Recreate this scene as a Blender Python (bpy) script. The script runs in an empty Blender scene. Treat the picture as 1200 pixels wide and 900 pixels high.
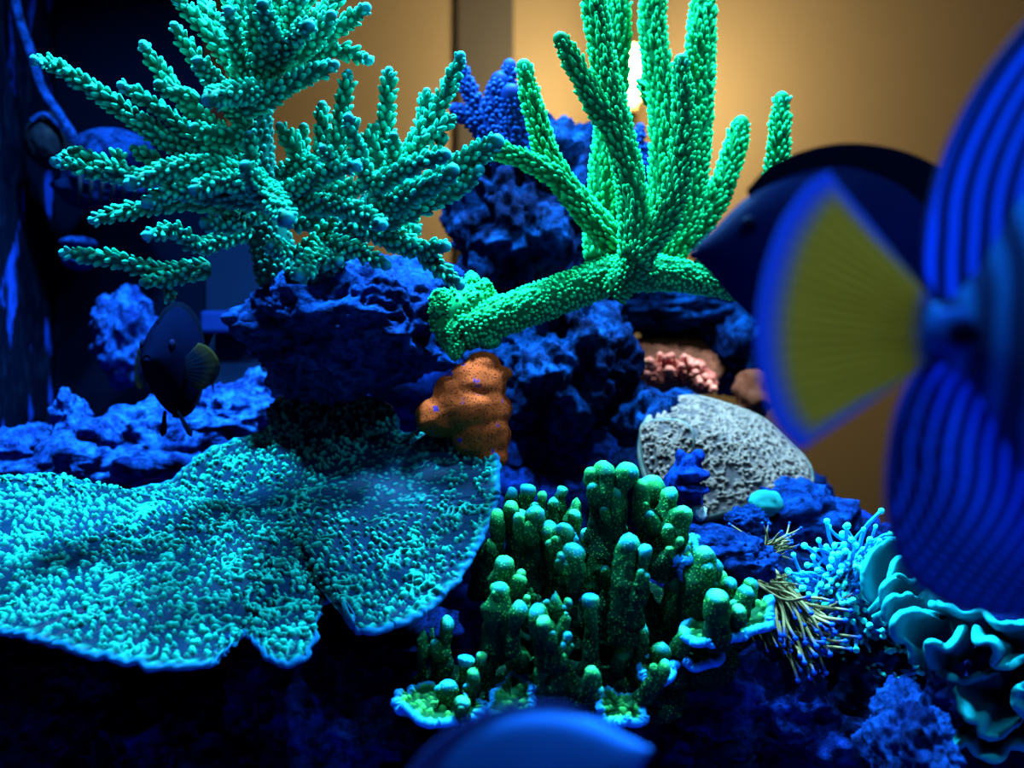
import bpy, bmesh, math, random
import numpy as np
from mathutils import Vector, Matrix

sc = bpy.context.scene
COL = sc.collection
R = math.radians
rng = np.random.default_rng(7)
random.seed(7)

# ------------------------------------------------------------------ camera
ZC = 0.24                      # camera height above the tank floor
F = 1200.0                     # focal length in pixels of the 1200 x 900 frame
cam_d = bpy.data.cameras.new('camera')
cam_d.sensor_width = 36; cam_d.lens = 36; cam_d.clip_start = 0.01; cam_d.clip_end = 20
cam_d.dof.use_dof = True; cam_d.dof.focus_distance = 0.5; cam_d.dof.aperture_fstop = 7.5
cam = bpy.data.objects.new('camera', cam_d); COL.objects.link(cam)
cam.location = (0, 0, ZC); cam.rotation_euler = (R(90), 0, 0)
sc.camera = cam
# ------------------------------------------------------------------ world, lights, exposure
w = bpy.data.worlds.new('world'); sc.world = w; w.use_nodes = True
bg = w.node_tree.nodes['Background']
bg.inputs[0].default_value = (0.05, 0.12, 0.5, 1); bg.inputs[1].default_value = 0.02
sc.view_settings.view_transform = 'Standard'; sc.view_settings.look = 'None'
sc.view_settings.gamma = 1; sc.view_settings.exposure = 0.0
sc.view_settings.use_curve_mapping = False
sc.cycles.diffuse_bounces = 1
LED = (0.19, 0.64, 1.0)
FIX_Z = 0.80
PUCKS = [(-0.19, 0.52, 20.0, 125), (0.05, 0.65, 26.0, 140), (0.24, 0.56, 14.0, 150), (-0.14, 0.10, 0.4, 150), (0.24, 0.10, 3.0, 150)]  # last two pucks added as front fill for fish flank and low rocks
for i, (x, y, pw, spread) in enumerate(PUCKS):
    l = bpy.data.lights.new('led_light', 'AREA'); l.shape = 'SQUARE'; l.size = 0.055
    l.color = LED; l.energy = pw; l.spread = R(spread)
    o = bpy.data.objects.new('led_light', l); COL.objects.link(o); o.location = (x, y, FIX_Z - 0.012)

def P(px, py, d):
    return np.array(((px - 600) / F * d, d, ZC - (py - 450) / F * d))
def S(px, d): return px / F * d

# ------------------------------------------------------------------ numpy noise
def _h(ix, iy, iz, seed):
    n = (ix * 374761393 + iy * 668265263 + iz * 1440662683 + seed * 1274126177) & 0xffffffff
    n = ((n ^ (n >> 13)) * 1274126177) & 0xffffffff
    n = ((n ^ (n >> 15)) * 2246822519) & 0xffffffff
    return (n ^ (n >> 16)) / 4294967295.0
def vnoise(p, seed=0):
    i = np.floor(p).astype(np.int64); f = p - i; f = f * f * (3 - 2 * f)
    r = 0
    for a in (0, 1):
        for b in (0, 1):
            for c in (0, 1):
                wgt = (f[:, 0] if a else 1 - f[:, 0]) * (f[:, 1] if b else 1 - f[:, 1]) * (f[:, 2] if c else 1 - f[:, 2])
                r = r + wgt * _h(i[:, 0] + a, i[:, 1] + b, i[:, 2] + c, seed)
    return r * 2 - 1
def fbm(p, octv=4, seed=0, gain=0.5):
    r = 0; a = 1; s = 0
    for k in range(octv):
        r = r + a * vnoise(p * 2.03 ** k + k * 17.3, seed + k); s += a; a *= gain
    return r / s
def worley(p, seed=0):
    i = np.floor(p).astype(np.int64); f1 = np.full(len(p), 9.0); f2 = f1.copy()
    for a in (-1, 0, 1):
        for b in (-1, 0, 1):
            for c in (-1, 0, 1):
                x, y, z = i[:, 0] + a, i[:, 1] + b, i[:, 2] + c
                q = np.stack((x + _h(x, y, z, seed), y + _h(x, y, z, seed + 1), z + _h(x, y, z, seed + 2)), 1)
                d = np.linalg.norm(p - q, axis=1)
                f2 = np.minimum(f2, np.maximum(f1, d)); f1 = np.minimum(f1, d)
    return f1, f2
def sstep(a, b, x):
    t = np.clip((x - a) / (b - a), 0, 1); return t * t * (3 - 2 * t)

# ------------------------------------------------------------------ mesh helpers
class Geo:
    def __init__(s): s.V = []; s.Q = []; s.T = []; s.n = 0; s.A = {}
    def add(s, V, Q=None, T=None, **attrs):
        V = np.asarray(V, float).reshape(-1, 3)
        if Q is not None and len(Q): s.Q.append(np.asarray(Q, np.int64).reshape(-1, 4) + s.n)
        if T is not None and len(T): s.T.append(np.asarray(T, np.int64).reshape(-1, 3) + s.n)
        for k in attrs:
            a = np.broadcast_to(np.asarray(attrs[k], float), (len(V),))
            s.A.setdefault(k, []).append((s.n, a))
        s.V.append(V); s.n += len(V)
    def verts(s): return np.concatenate(s.V)
    def mesh(s, name, mat=None, V=None, smooth=True):
        V = s.verts() if V is None else V
        Q = np.concatenate(s.Q) if s.Q else np.zeros((0, 4), np.int64)
        T = np.concatenate(s.T) if s.T else np.zeros((0, 3), np.int64)
        me = bpy.data.meshes.new(name)
        me.vertices.add(len(V)); me.vertices.foreach_set('co', V.astype(np.float32).ravel())
        loops = np.concatenate((Q.ravel(), T.ravel())).astype(np.int32)
        me.loops.add(len(loops)); me.loops.foreach_set('vertex_index', loops)
        st = np.concatenate((np.arange(len(Q)) * 4, len(Q) * 4 + np.arange(len(T)) * 3)).astype(np.int32)
        me.polygons.add(len(st)); me.polygons.foreach_set('loop_start', st)
        me.polygons.foreach_set('use_smooth', np.full(len(st), smooth))
        for k, lst in s.A.items():
            full = np.zeros(len(V), np.float32)
            for n0, a in lst: full[n0:n0 + len(a)] = a
            at = me.attributes.new(k, 'FLOAT', 'POINT'); at.data.foreach_set('value', full)
        me.update(calc_edges=True)
        if mat: me.materials.append(mat)
        return me

def link(name, me, parent=None, loc=None):
    o = bpy.data.objects.new(name, me); COL.objects.link(o)
    if loc is not None: o.location = loc
    if parent is not None: o.parent = parent
    return o
def tag(o, label=None, cat=None, group=None, kind=None):
    if label: o['label'] = label
    if cat: o['category'] = cat
    if group: o['group'] = group
    if kind: o['kind'] = kind
    return o
def thing(name, label, cat, loc=(0, 0, 0), rot=(0, 0, 0), group=None):
    o = bpy.data.objects.new(name, None); COL.objects.link(o)
    o.location = Vector(loc); o.rotation_euler = rot; o.empty_display_size = 0.01
    return tag(o, label, cat, group)
def put(name, geo, mat, parent):
    """mesh built in world coordinates, re-based on its parent's location"""
    V = geo.verts() - np.array(parent.location) if parent is not None else geo.verts()
    return link(name, geo.mesh(name, mat, V), parent)
def put_top(name, geo, mat, label, cat, group=None):
    V = geo.verts(); c = (V.min(0) + V.max(0)) / 2; c[2] = V[:, 2].min()
    return tag(link(name, geo.mesh(name, mat, V - c), None, c), label, cat, group)

def catmull(pts, n, closed=False):
    """resample a polyline (m x k) as a Catmull-Rom spline with n points, even in arc length"""
    p = np.asarray(pts, float); m = len(p)
    if closed: q = np.vstack((p[-1], p, p[0], p[1])); segs = m
    else: q = np.vstack((2 * p[0] - p[1], p, 2 * p[-1] - p[-2])); segs = m - 1
    out = []
    k = max(8, int(6 * n / segs)); t = np.linspace(0, 1, k, endpoint=False)[:, None]
    for i in range(segs):
        a, b, c, d = q[i], q[i + 1], q[i + 2], q[i + 3]
        out.append(.5 * (2 * b + (c - a) * t + (2 * a - 5 * b + 4 * c - d) * t ** 2 + (3 * b - a - 3 * c + d) * t ** 3))
    out = np.vstack(out + [p[:1] if closed else p[-1:]])
    L = np.concatenate(([0], np.cumsum(np.linalg.norm(np.diff(out, axis=0), axis=1))))
    s = np.linspace(0, L[-1], n, endpoint=not closed)
    return np.stack([np.interp(s, L, out[:, j]) for j in range(out.shape[1])], 1)

def grid_quads(nu, nv, wrap_v=True):
    i = np.arange(nu - 1)[:, None] * nv; j = np.arange(nv if wrap_v else nv - 1)[None]
    j2 = (j + 1) % nv
    return np.stack((i + j, i + j2, i + nv + j2, i + nv + j), -1).reshape(-1, 4)

def frames(c):
    T = np.gradient(c, axis=0); T /= np.linalg.norm(T, axis=1)[:, None] + 1e-12
    N = np.zeros_like(T); ref = np.array((0.3, -1, 0.2)) if abs(T[0, 1]) < .8 else np.array((0, 0, 1.))
    n = ref - T[0] * ref.dot(T[0]); n /= np.linalg.norm(n)
    for i in range(len(c)):
        n = n - T[i] * n.dot(T[i]); n /= np.linalg.norm(n); N[i] = n
    return T, N, np.cross(T, N)

BUMP_U = None
def bumps(geo, pos, nrm, tan, rad, hgt, lean, tipv, seg=6):
    """cup-like corallites: a small leaning cone with a rounded head at each position"""
    n = len(pos)
    if n == 0: return
    ax = nrm * math.cos(lean) + tan * math.sin(lean); ax /= np.linalg.norm(ax, axis=1)[:, None]
    e1 = np.cross(ax, nrm + tan * .01 + .001); e1 /= np.linalg.norm(e1, axis=1)[:, None]; e2 = np.cross(ax, e1)
    rr = np.array((1.2, .95, 0.62)); hh = np.array((-.3, .45, .92))
    a = np.arange(seg) / seg * 2 * math.pi
    ring = np.stack([np.concatenate([np.cos(a) * r for r in rr]), np.concatenate([np.sin(a) * r for r in rr]),
                     np.repeat(hh, seg)], 1)
    ring = np.vstack((ring, (0, 0, 1.06)))
    V = (pos[:, None] + e1[:, None] * (ring[None, :, :1] * rad[:, None, None]) + e2[:, None] * (ring[None, :, 1:2] * rad[:, None, None])
         + ax[:, None] * (ring[None, :, 2:] * hgt[:, None, None]))
    m = len(ring); q = grid_quads(3, seg); j = np.arange(seg)
    t = np.stack((2 * seg + j, 2 * seg + (j + 1) % seg, np.full(seg, 3 * seg)), 1)
    off = (np.arange(n) * m)[:, None, None]
    bv = np.concatenate((np.zeros(seg), np.full(seg, .55), np.ones(seg), [1]))
    geo.add(V.reshape(-1, 3), (q[None] + off).reshape(-1, 4), (t[None] + off).reshape(-1, 3),
            bump=np.tile(bv, n), tip=np.repeat(tipv, m))

def tube(geo, pts, radii, seg=12, step=None, noise=0.0, nscale=200., seed=0, tip_len=.1, tipmin=0, pitch=0, brad=1, bhgt=1, lean=.8,
         bstart=.0, tipfun=None, flat=1.0):
    """swept tapered branch with a round end; pitch > 0 covers it in corallites"""
    pts = np.asarray(pts, float)
    L = np.linalg.norm(np.diff(pts, axis=0), axis=1).sum()
    rm = float(np.mean(radii)); n = max(6, int(L / (step or rm * .45)))
    c = catmull(pts, n)
    r = np.interp(np.linspace(0, 1, n), np.linspace(0, 1, len(radii)), radii)
    T, N, B = frames(c)
    # round cap
    k = 4; th = np.linspace(0, math.pi / 2, k + 1)[1:-1]
    cc = np.vstack((c, c[-1] + T[-1] * (np.sin(th) * r[-1])[:, None])); rr = np.concatenate((r, r[-1] * np.cos(th)))
    NN = np.vstack((N, np.repeat(N[-1:], k - 1, 0))); BB = np.vstack((B, np.repeat(B[-1:], k - 1, 0)))
    TT = np.vstack((T, np.repeat(T[-1:], k - 1, 0)))
    a = np.arange(seg) / seg * 2 * math.pi
    D = NN[:, None] * np.cos(a)[None, :, None] + BB[:, None] * np.sin(a)[None, :, None] * flat
    V = cc[:, None] + D * rr[:, None, None]
    m = len(cc); lc_ = r[-1] * 1.2; s = np.concatenate((np.linspace(0, L / (L + lc_), n), (L + lc_ * th / (math.pi / 2)) / (L + lc_)))
    Vf = V.reshape(-1, 3)
    tipv = np.repeat(sstep(1 - tip_len, 1, s) if tipfun is None else tipfun(s), seg)
    if noise:
        Vf = Vf + D.reshape(-1, 3) * (fbm(Vf * nscale, 3, seed) * noise)[:, None]
    tip = c[-1] + T[-1] * r[-1]; base = c[0]
    q = grid_quads(m, seg); j = np.arange(seg)
    nv = m * seg
    tr = np.vstack((np.stack(((m - 1) * seg + j, (m - 1) * seg + (j + 1) % seg, np.full(seg, nv)), 1),
                    np.stack(((j + 1) % seg, j, np.full(seg, nv + 1)), 1)))
    geo.add(np.vstack((Vf, tip, base)), q, tr, bump=.12, tip=np.concatenate((tipv, [1 if tipfun is None else tipfun(np.ones(1))[0], 0])),
            along=np.concatenate((np.repeat(s, seg), [1, 0])))
    if pitch:
        rows = max(2, int(L * (1 - bstart) / pitch)); P_, N_, T_, R_, H_, tv = [], [], [], [], [], []
        for i in range(rows):
            u = bstart + (1 - bstart) * (i + .5) / rows; x = u * (n - 1); i0 = min(int(x), n - 2); f = x - i0
            cen = c[i0] * (1 - f) + c[i0 + 1] * f; ra = r[i0] * (1 - f) + r[i0 + 1] * f
            cnt = max(4, int(2 * math.pi * ra / pitch)); ph = (i % 2) * math.pi / cnt + i * .13
            aa = ph + np.arange(cnt) / cnt * 2 * math.pi + rng.normal(0, .12, cnt)
            nn = N[i0] * np.cos(aa)[:, None] + B[i0] * np.sin(aa)[:, None] * flat
            jit = rng.normal(0, pitch * .14, cnt)
            P_.append(cen + nn * ra * .93 + T[i0] * jit[:, None]); N_.append(nn); T_.append(np.repeat(T[i0:i0 + 1], cnt, 0))
            sz = rng.uniform(.75, 1.2, cnt) * (1 if u < .9 else .75)
            R_.append(brad * sz); H_.append(bhgt * rng.uniform(.7, 1.35, cnt) * (1 if u < .9 else .6))
            tv.append(np.full(cnt, sstep(1 - tip_len, 1, np.array([u]))[0]))
        bumps(geo, np.vstack(P_), np.vstack(N_), np.vstack(T_), np.concatenate(R_), np.concatenate(H_), lean, np.concatenate(tv))
    return c, r

ICO = {}
def ico(sub):
    if sub not in ICO:
        bm = bmesh.new(); bmesh.ops.create_icosphere(bm, subdivisions=sub, radius=1)
        ICO[sub] = (np.array([v.co[:] for v in bm.verts]), np.array([[v.index for v in f.verts] for f in bm.faces])); bm.free()
    return ICO[sub]
def blob(geo, c, rad, sub=4, amp=.3, freq=1.6, seed=0, fine=.06, ffreq=9, **attrs):
    """lumpy ellipsoid"""
    U, Fc = ico(sub); rad = np.asarray(rad, float) * np.ones(3)
    d = 1 + amp * fbm(U * freq + seed * 3.7, 3, seed) * 1.6
    V = U * d[:, None]
    if fine: V = V + U * (fine * fbm(V * ffreq + seed, 4, seed + 9, .6))[:, None]
    geo.add(V * rad + np.asarray(c, float), None, Fc, **attrs)
def rock_geo(geo, c, rad, seed, sub=5, amp=.34, rough=.11, pits=.10):
    U, Fc = ico(sub); rad = np.asarray(rad, float)
    o = seed * 5.31
    d = 1 + amp * 1.5 * fbm(U * 1.5 + o, 3, seed)
    rg = 1 - np.abs(fbm(U * 3.1 + o, 4, seed + 5)); d += .34 * (rg - .75)
    V = U * d[:, None] * rad
    sc_ = 1 / 0.024
    f1, f2 = worley(V * sc_ + o, seed)
    kn = fbm(V * 60 + o, 5, seed + 3, .62)
    m = float(np.mean(rad))
    disp = m * (rough * 1.3 * kn) - m * pits * sstep(.55, .2, f1) * sstep(-.1, .3, vnoise(V * 22 + 3, seed))
    f1b, _ = worley(V * 150 + o, seed + 8)
    disp += .0030 * (0.6 - f1b) * (.3 + sstep(-.2, .3, vnoise(V * 45, seed + 4))) + .0036 * fbm(V * 210, 4, seed + 2, .65)
    V = V + U * disp[:, None]
    geo.add(V + np.asarray(c, float), None, Fc, cav=np.clip(.5 + kn * .9, 0, 1))

# ------------------------------------------------------------------ materials
class NT:
    def __init__(s, name, rough=.6, spec=.35):
        s.m = bpy.data.materials.new(name); s.m.use_nodes = True; s.t = s.m.node_tree
        s.b = s.t.nodes['Principled BSDF']; s.out = s.t.nodes['Material Output']
        s.b.inputs['Roughness'].default_value = rough; s.b.inputs['Specular IOR Level'].default_value = spec * .05
        s.co = s.t.nodes.new('ShaderNodeTexCoord').outputs['Object']
    def lk(s, a, b): s.t.links.new(a, b)
    def attr(s, n):
        a = s.t.nodes.new('ShaderNodeAttribute'); a.attribute_name = n; return a.outputs['Fac']
    def noise(s, scale, detail=4, rough=.6, vec=None, dist=0):
        n = s.t.nodes.new('ShaderNodeTexNoise'); n.inputs['Scale'].default_value = scale; n.inputs['Detail'].default_value = detail
        n.inputs['Roughness'].default_value = rough; n.inputs['Distortion'].default_value = dist; s.lk(vec or s.co, n.inputs['Vector']); return n.outputs['Fac']
    def voro(s, scale, feat='F1'):
        n = s.t.nodes.new('ShaderNodeTexVoronoi'); n.inputs['Scale'].default_value = scale; n.feature = feat
        s.lk(s.co, n.inputs['Vector']); return n.outputs['Distance']
    def ramp(s, x, stops, interp='LINEAR'):
        r = s.t.nodes.new('ShaderNodeValToRGB'); r.color_ramp.interpolation = interp
        while len(r.color_ramp.elements) < len(stops): r.color_ramp.elements.new(.5)
        for e, (p, c) in zip(r.color_ramp.elements, stops):
            e.position = p; e.color = (*c, 1) if not isinstance(c, (int, float)) else (c, c, c, 1)
        s.lk(x, r.inputs[0]); return r.outputs[0]
    def mix(s, f, a, b, mode='MIX'):
        n = s.t.nodes.new('ShaderNodeMix'); n.data_type = 'RGBA'; n.blend_type = mode
        for sock, v in ((n.inputs[0], f), (n.inputs[6], a), (n.inputs[7], b)):
            if isinstance(v, tuple): sock.default_value = (*v, 1)
            elif isinstance(v, (int, float)): sock.default_value = v
            else: s.lk(v, sock)
        return n.outputs[2]
    def math(s, op, a, b=0.0):
        n = s.t.nodes.new('ShaderNodeMath'); n.operation = op
        for sock, v in zip(n.inputs, (a, b)):
            if isinstance(v, (int, float)): sock.default_value = v
            else: s.lk(v, sock)
        return n.outputs[0]
    def bump(s, h, strength=.3, dist=.001):
        n = s.t.nodes.new('ShaderNodeBump'); n.inputs['Strength'].default_value = strength; n.inputs['Distance'].default_value = dist
        s.lk(h, n.inputs['Height']); s.lk(n.outputs[0], s.b.inputs['Normal'])
    def color(s, c):
        if isinstance(c, tuple): s.b.inputs['Base Color'].default_value = (*c, 1)
        else: s.lk(c, s.b.inputs['Base Color'])
        return s
    def translucent(s, c, fac):
        t = s.t.nodes.new('ShaderNodeBsdfTranslucent'); mx = s.t.nodes.new('ShaderNodeMixShader'); mx.inputs[0].default_value = fac
        s.lk(c, t.inputs[0]); s.lk(s.b.outputs[0], mx.inputs[1]); s.lk(t.outputs[0], mx.inputs[2]); s.lk(mx.outputs[0], s.out.inputs[0])

def plain(name, c, rough=.6, spec=.3, var=.25, scale=60):
    n = NT(name, rough, spec); f = n.noise(scale)
    n.color(n.mix(f, tuple(x * (1 - var) for x in c), tuple(min(1, x * (1 + var)) for x in c))); return n.m
def coral_mat(name, low, high, tip, rough=.5, vary=.35, nsc=90):
    n = NT(name, rough, .3)
    c = n.mix(n.attr('bump'), low, high)
    c = n.mix(n.attr('tip'), c, tip)
    f = n.ramp(n.noise(nsc, 3), [(.3, 1 - vary), (.7, 1.0)])
    c = n.mix(1.0, c, f, 'MULTIPLY'); n.color(c); n.bump(n.noise(1400, 2), .25, .0005); return n.m
def rock_mat(name, dark, blue, lo=.42, hi=.62, sc_=26, extra=None):
    n = NT(name, .75, .25)
    f = n.ramp(n.noise(sc_, 6, .65, dist=.6), [(lo, 0.0), (hi, 1.0)])
    c = n.mix(f, dark, blue)
    f2 = n.ramp(n.noise(170, 5, .7), [(.36, .10), (.62, 1.0)])
    c = n.mix(1.0, c, f2, 'MULTIPLY')
    if extra:
        f3 = n.ramp(n.noise(41, 4, .6, dist=1.), [(.60, 0.0), (.70, 1.0)]); c = n.mix(f3, c, extra)
    n.color(c); n.bump(n.noise(330, 8, .75), 1.0, .004); return n.m

BLUE = (0.003, 0.070, 0.32)
M = {}
M['teal'] = coral_mat('teal_coral', (0.0, .035, .022), (.006, .62, .36), (.02, .45, .48), vary=.2)  # dark green between bumps, deepened in colour for their shaded bases
M['teal_trunk_shaded'] = coral_mat('teal_trunk_shaded', (0.0, .035, .03), (.006, .16, .12), (.02, .3, .3))  # trunk green darkened in the colour for shade among the branches
M['green'] = coral_mat('green_coral', (0.0, .05, .015), (.012, .62, .17), (.02, .52, .36), vary=.2, nsc=40)
M['navy_coral'] = coral_mat('navy_coral', (.0015, .008, .07), (.004, .035, .19), (.006, .045, .22))
M['rock'] = rock_mat('rock', (.002, .006, .035), BLUE, .44, .72)
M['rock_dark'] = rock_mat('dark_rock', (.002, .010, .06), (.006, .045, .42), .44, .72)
M['rock_bright'] = rock_mat('bright_rock', (.002, .012, .10), (.005, .080, .44), .36, .68)
M['rock_rub'] = rock_mat('rubble_rock', (.003, .018, .17), (.010, .10, .58), .38, .6, 60, (.004, .006, .03))

# ------------------------------------------------------------------ the setting: room behind the tank
def box_geo(g, lo, hi, **a):
    lo = np.array(lo, float); hi = np.array(hi, float)
    V = np.array([[(lo, hi)[i][0], (lo, hi)[j][1], (lo, hi)[k][2]] for i in (0, 1) for j in (0, 1) for k in (0, 1)])
    Q = [(0, 1, 3, 2), (4, 6, 7, 5), (0, 4, 5, 1), (2, 3, 7, 6), (0, 2, 6, 4), (1, 5, 7, 3)]
    g.add(V, Q, None, **a)
def box(name, lo, hi, mat, parent=None, bev=0):
    lo = np.array(lo, float); hi = np.array(hi, float); g = Geo(); c = (lo + hi) / 2; c[2] = lo[2]
    if parent is not None: base = np.array(parent.location); box_geo(g, lo - base, hi - base); o = link(name, g.mesh(name, mat, smooth=False), parent)
    else: box_geo(g, lo - c, hi - c); o = link(name, g.mesh(name, mat, smooth=False), None, c)
    if bev:
        b = o.modifiers.new('bevel', 'BEVEL'); b.width = bev; b.segments = 2
    return o
def structure(name, lo, hi, mat): return tag(box(name, lo, hi, mat), kind='structure')

wall_m = plain('room_wall', (.56, .44, .29), .8, .2, .06, 3)
structure('wall_back', (-2.2, 2.75, -.9), (2.4, 2.85, 1.7), wall_m)
structure('wall_left', (-2.3, -1.6, -.9), (-2.2, 2.85, 1.7), wall_m)
structure('wall_right', (2.4, -1.6, -.9), (2.5, 2.85, 1.7), wall_m)
structure('wall_front', (-2.3, -1.7, -.9), (2.5, -1.6, 1.7), plain('front_wall', (.2, .18, .16)))
structure('floor', (-2.3, -1.7, -1.0), (2.5, 2.85, -.9), plain('room_floor', (.14, .08, .04), .5, .3, .3, 6))
structure('ceiling', (-2.3, -1.7, 1.7), (2.5, 2.85, 1.8), plain('room_ceiling', (.4, .36, .3)))
pil = structure('trim_1', (S(537 - 600, 2.735), 2.735, -.9), (S(602 - 600, 2.735), 2.75, 1.7), plain('pillar_paint', (.15, .14, .135), .8, .2, .04, 3))
# wall lamp
lampm = NT('lamp_glow'); lampm.b.inputs['Emission Color'].default_value = (1, .62, .22, 1); lampm.b.inputs['Emission Strength'].default_value = 22
brass = plain('lamp_brass', (.5, .35, .15), .35, .5)
lp = P(741, 88, 2.48)
lt = thing('wall_lamp', 'small glowing warm wall lamp on a bracket behind the tank', 'lamp', lp)
def lathe(g, prof, seg=20, c=(0, 0, 0), **a):
    aa = np.arange(seg) / seg * 2 * math.pi; pr = np.array(prof, float)
    V = np.stack((pr[:, :1] * np.cos(aa), pr[:, :1] * np.sin(aa), np.repeat(pr[:, 1:], seg, 1)), -1).reshape(-1, 3)
    g.add(V + np.array(c), grid_quads(len(pr), seg), None, **a)
g = Geo(); lathe(g, [(.001, -.075), (.008, -.073), (.017, -.062), (.024, -.04), (.028, 0), (.024, .04), (.017, .062), (.008, .073), (.001, .075)], 20, lp)
put('glass_shade', g, lampm.m, lt)
g = Geo(); lathe(g, [(.001, -.095), (.008, -.094), (.012, -.085), (.014, -.062), (.001, -.06)], 20, lp)
put('holder', g, brass, lt)
g = Geo(); box_geo(g, lp + (-.012, .0, -.10), lp + (.012, .255, -.08)); box_geo(g, lp + (-.04, .255, -.14), lp + (.04, .27, -.04)); put('wall_bracket', g, brass, lt)
l = bpy.data.lights.new('wall_lamp_light', 'POINT'); l.color = (1, .72, .37); l.energy = 21; l.shadow_soft_size = .03
lo_ = bpy.data.objects.new('wall_lamp_light', l); COL.objects.link(lo_); lo_.location = lp + (0, -.05, 0)

# ------------------------------------------------------------------ the tank
TX0, TX1, TY0, TY1, TZ = -.405, .56, .06, .98, .65
gl = NT('tank_glass'); tr = gl.t.nodes.new('ShaderNodeBsdfTransparent'); tr.inputs[0].default_value = (.97, .985, .98, 1)
gy = gl.t.nodes.new('ShaderNodeBsdfGlossy'); gy.inputs['Roughness'].default_value = .02
lw = gl.t.nodes.new('ShaderNodeFresnel'); lw.inputs[0].default_value = 1.03
mx = gl.t.nodes.new('ShaderNodeMixShader'); gl.lk(lw.outputs[0], mx.inputs[0]); gl.lk(tr.outputs[0], mx.inputs[1]); gl.lk(gy.outputs[0], mx.inputs[2])
gl.lk(mx.outputs[0], gl.out.inputs[0])
tank = thing('aquarium', 'glass reef tank with clear panes, a sand bottom and an algae-speckled black end', 'aquarium', ((TX0 + TX1) / 2, (TY0 + TY1) / 2, -.02))
box('front_pane', (TX0, TY0 - .008, 0), (TX1, TY0, TZ), gl.m, tank)
box('back_pane', (TX0, TY1, 0), (TX1, TY1 + .008, TZ), gl.m, tank)
box('side_pane', (TX1, TY0, 0), (TX1 + .008, TY1, TZ), gl.m, tank)
box('bottom_pane', (TX0 - .01, TY0 - .01, -.02), (TX1 + .01, TY1 + .01, -.008), plain('tank_base', (.02, .02, .03)), tank)
sand = NT('sand', .8, .2); sand.color(sand.mix(sand.noise(300, 3), (.004, .02, .10), (.008, .035, .2)))
sd = box('sand_bed', (TX0, TY0, -.008), (TX1, TY1, .006), sand.m, tank); sd['kind'] = 'stuff'
# black end wall with coralline specks
n = NT('speckled_black', .6, .1)
mp = n.t.nodes.new('ShaderNodeMapping'); mp.inputs['Scale'].default_value = (1, 1, .38); n.lk(n.co, mp.inputs['Vector'])
f = n.ramp(n.noise(38, 5, .55, mp.outputs[0], .3), [(.60, 0.0), (.66, 1.0)])
f2 = n.ramp(n.noise(120, 5, .7, mp.outputs[0]), [(.5, 0.0), (.72, .35)])
c = n.mix(f2, (.0003, .0012, .006), (.003, .010, .035)); c = n.mix(f, c, (.003, .02, .22)); n.color(c); n.bump(n.noise(150, 5), .3, .001)
box('end_panel', (TX0 - .012, TY0, 0), (TX0, TY1, TZ), n.m, tank)
# overflow box in the rear corner
ov = thing('overflow_box', 'dark navy overflow box standing in the rear corner behind the teal coral', 'overflow box', (-.33, .93, .006))
nav = plain('navy_acrylic', (.0003, .0012, .006), .6, .1, .3, 12)
navl = plain('grey_acrylic', (.002, .006, .022), .6, .1, .2, 12)
ox0, ox1 = TX0 + .002, S(306 - 600, .88)
box('body', (ox0, .90, .006), (S(238 - 600, .90), TY1 - .004, .645), nav, ov, .002)
box('front_plate', (S(238 - 600, .90), .905, .006), (ox1, TY1 - .004, .43), navl, ov, .002)
box('ledge', (S(236 - 600, .89), .885, P(0, 390, .885)[2]), (ox1 - .002, .908, P(0, 364, .885)[2]), plain('ledge_blue', (.002, .010, .08), .7, .1), ov, .003)
# the light fixture above the tank
fx = thing('light_fixture', 'flat black aquarium light with blue-white diode pucks hung over the tank', 'light fixture', (.1, .42, FIX_Z))
fb = box('housing', (-.42, .05, FIX_Z), (.62, .68, FIX_Z + .03), plain('fixture_black', (.01, .01, .012), .4), fx, .006)
for lo, hi in (((-.42, .69, FIX_Z - .10), (.62, .70, FIX_Z + .01)), ((-.42, .05, FIX_Z - .06), (.62, .06, FIX_Z + .01)),
               ((-.425, .05, FIX_Z - .06), (-.415, .70, FIX_Z + .01)), ((.615, .05, FIX_Z - .06), (.625, .70, FIX_Z + .01))):
    box('spill_blocker', lo, hi, fb.data.materials[0], fx)  # unseen skirts, added to keep LED light off the room wall
led = NT('diode_glow'); led.b.inputs['Emission Color'].default_value = (*LED, 1); led.b.inputs['Emission Strength'].default_value = 8
for x, y, pw, spread in PUCKS: box('diode_puck', (x - .035, y - .035, FIX_Z - .006), (x + .035, y + .035, FIX_Z + .001), led.m, fx)
# stand under the tank
st = thing('tank_stand', 'dark wooden cabinet carrying the glass tank', 'cabinet', (.1, .52, -.9))
wd = plain('stand_wood', (.05, .03, .02), .5, .3, .4, 20)
box('carcass', (TX0 - .03, TY0 - .01, -.9), (TX1 + .03, TY1 + .03, -.02), wd, st)
for k in range(3):
    a = TX0 - .02 + k * .31; dr = box('door', (a, TY0 - .026, -.86), (a + .295, TY0 - .01, -.05), wd, st, .003)

for x in (-.38, .58):
    g = Geo(); tube(g, [(x, .42, FIX_Z + .02), (x, .42, 1.25), (x, .42, 1.7)], [.0015, .0015], 6, .05); put('hanging_wire', g, brass, fx)

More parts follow.
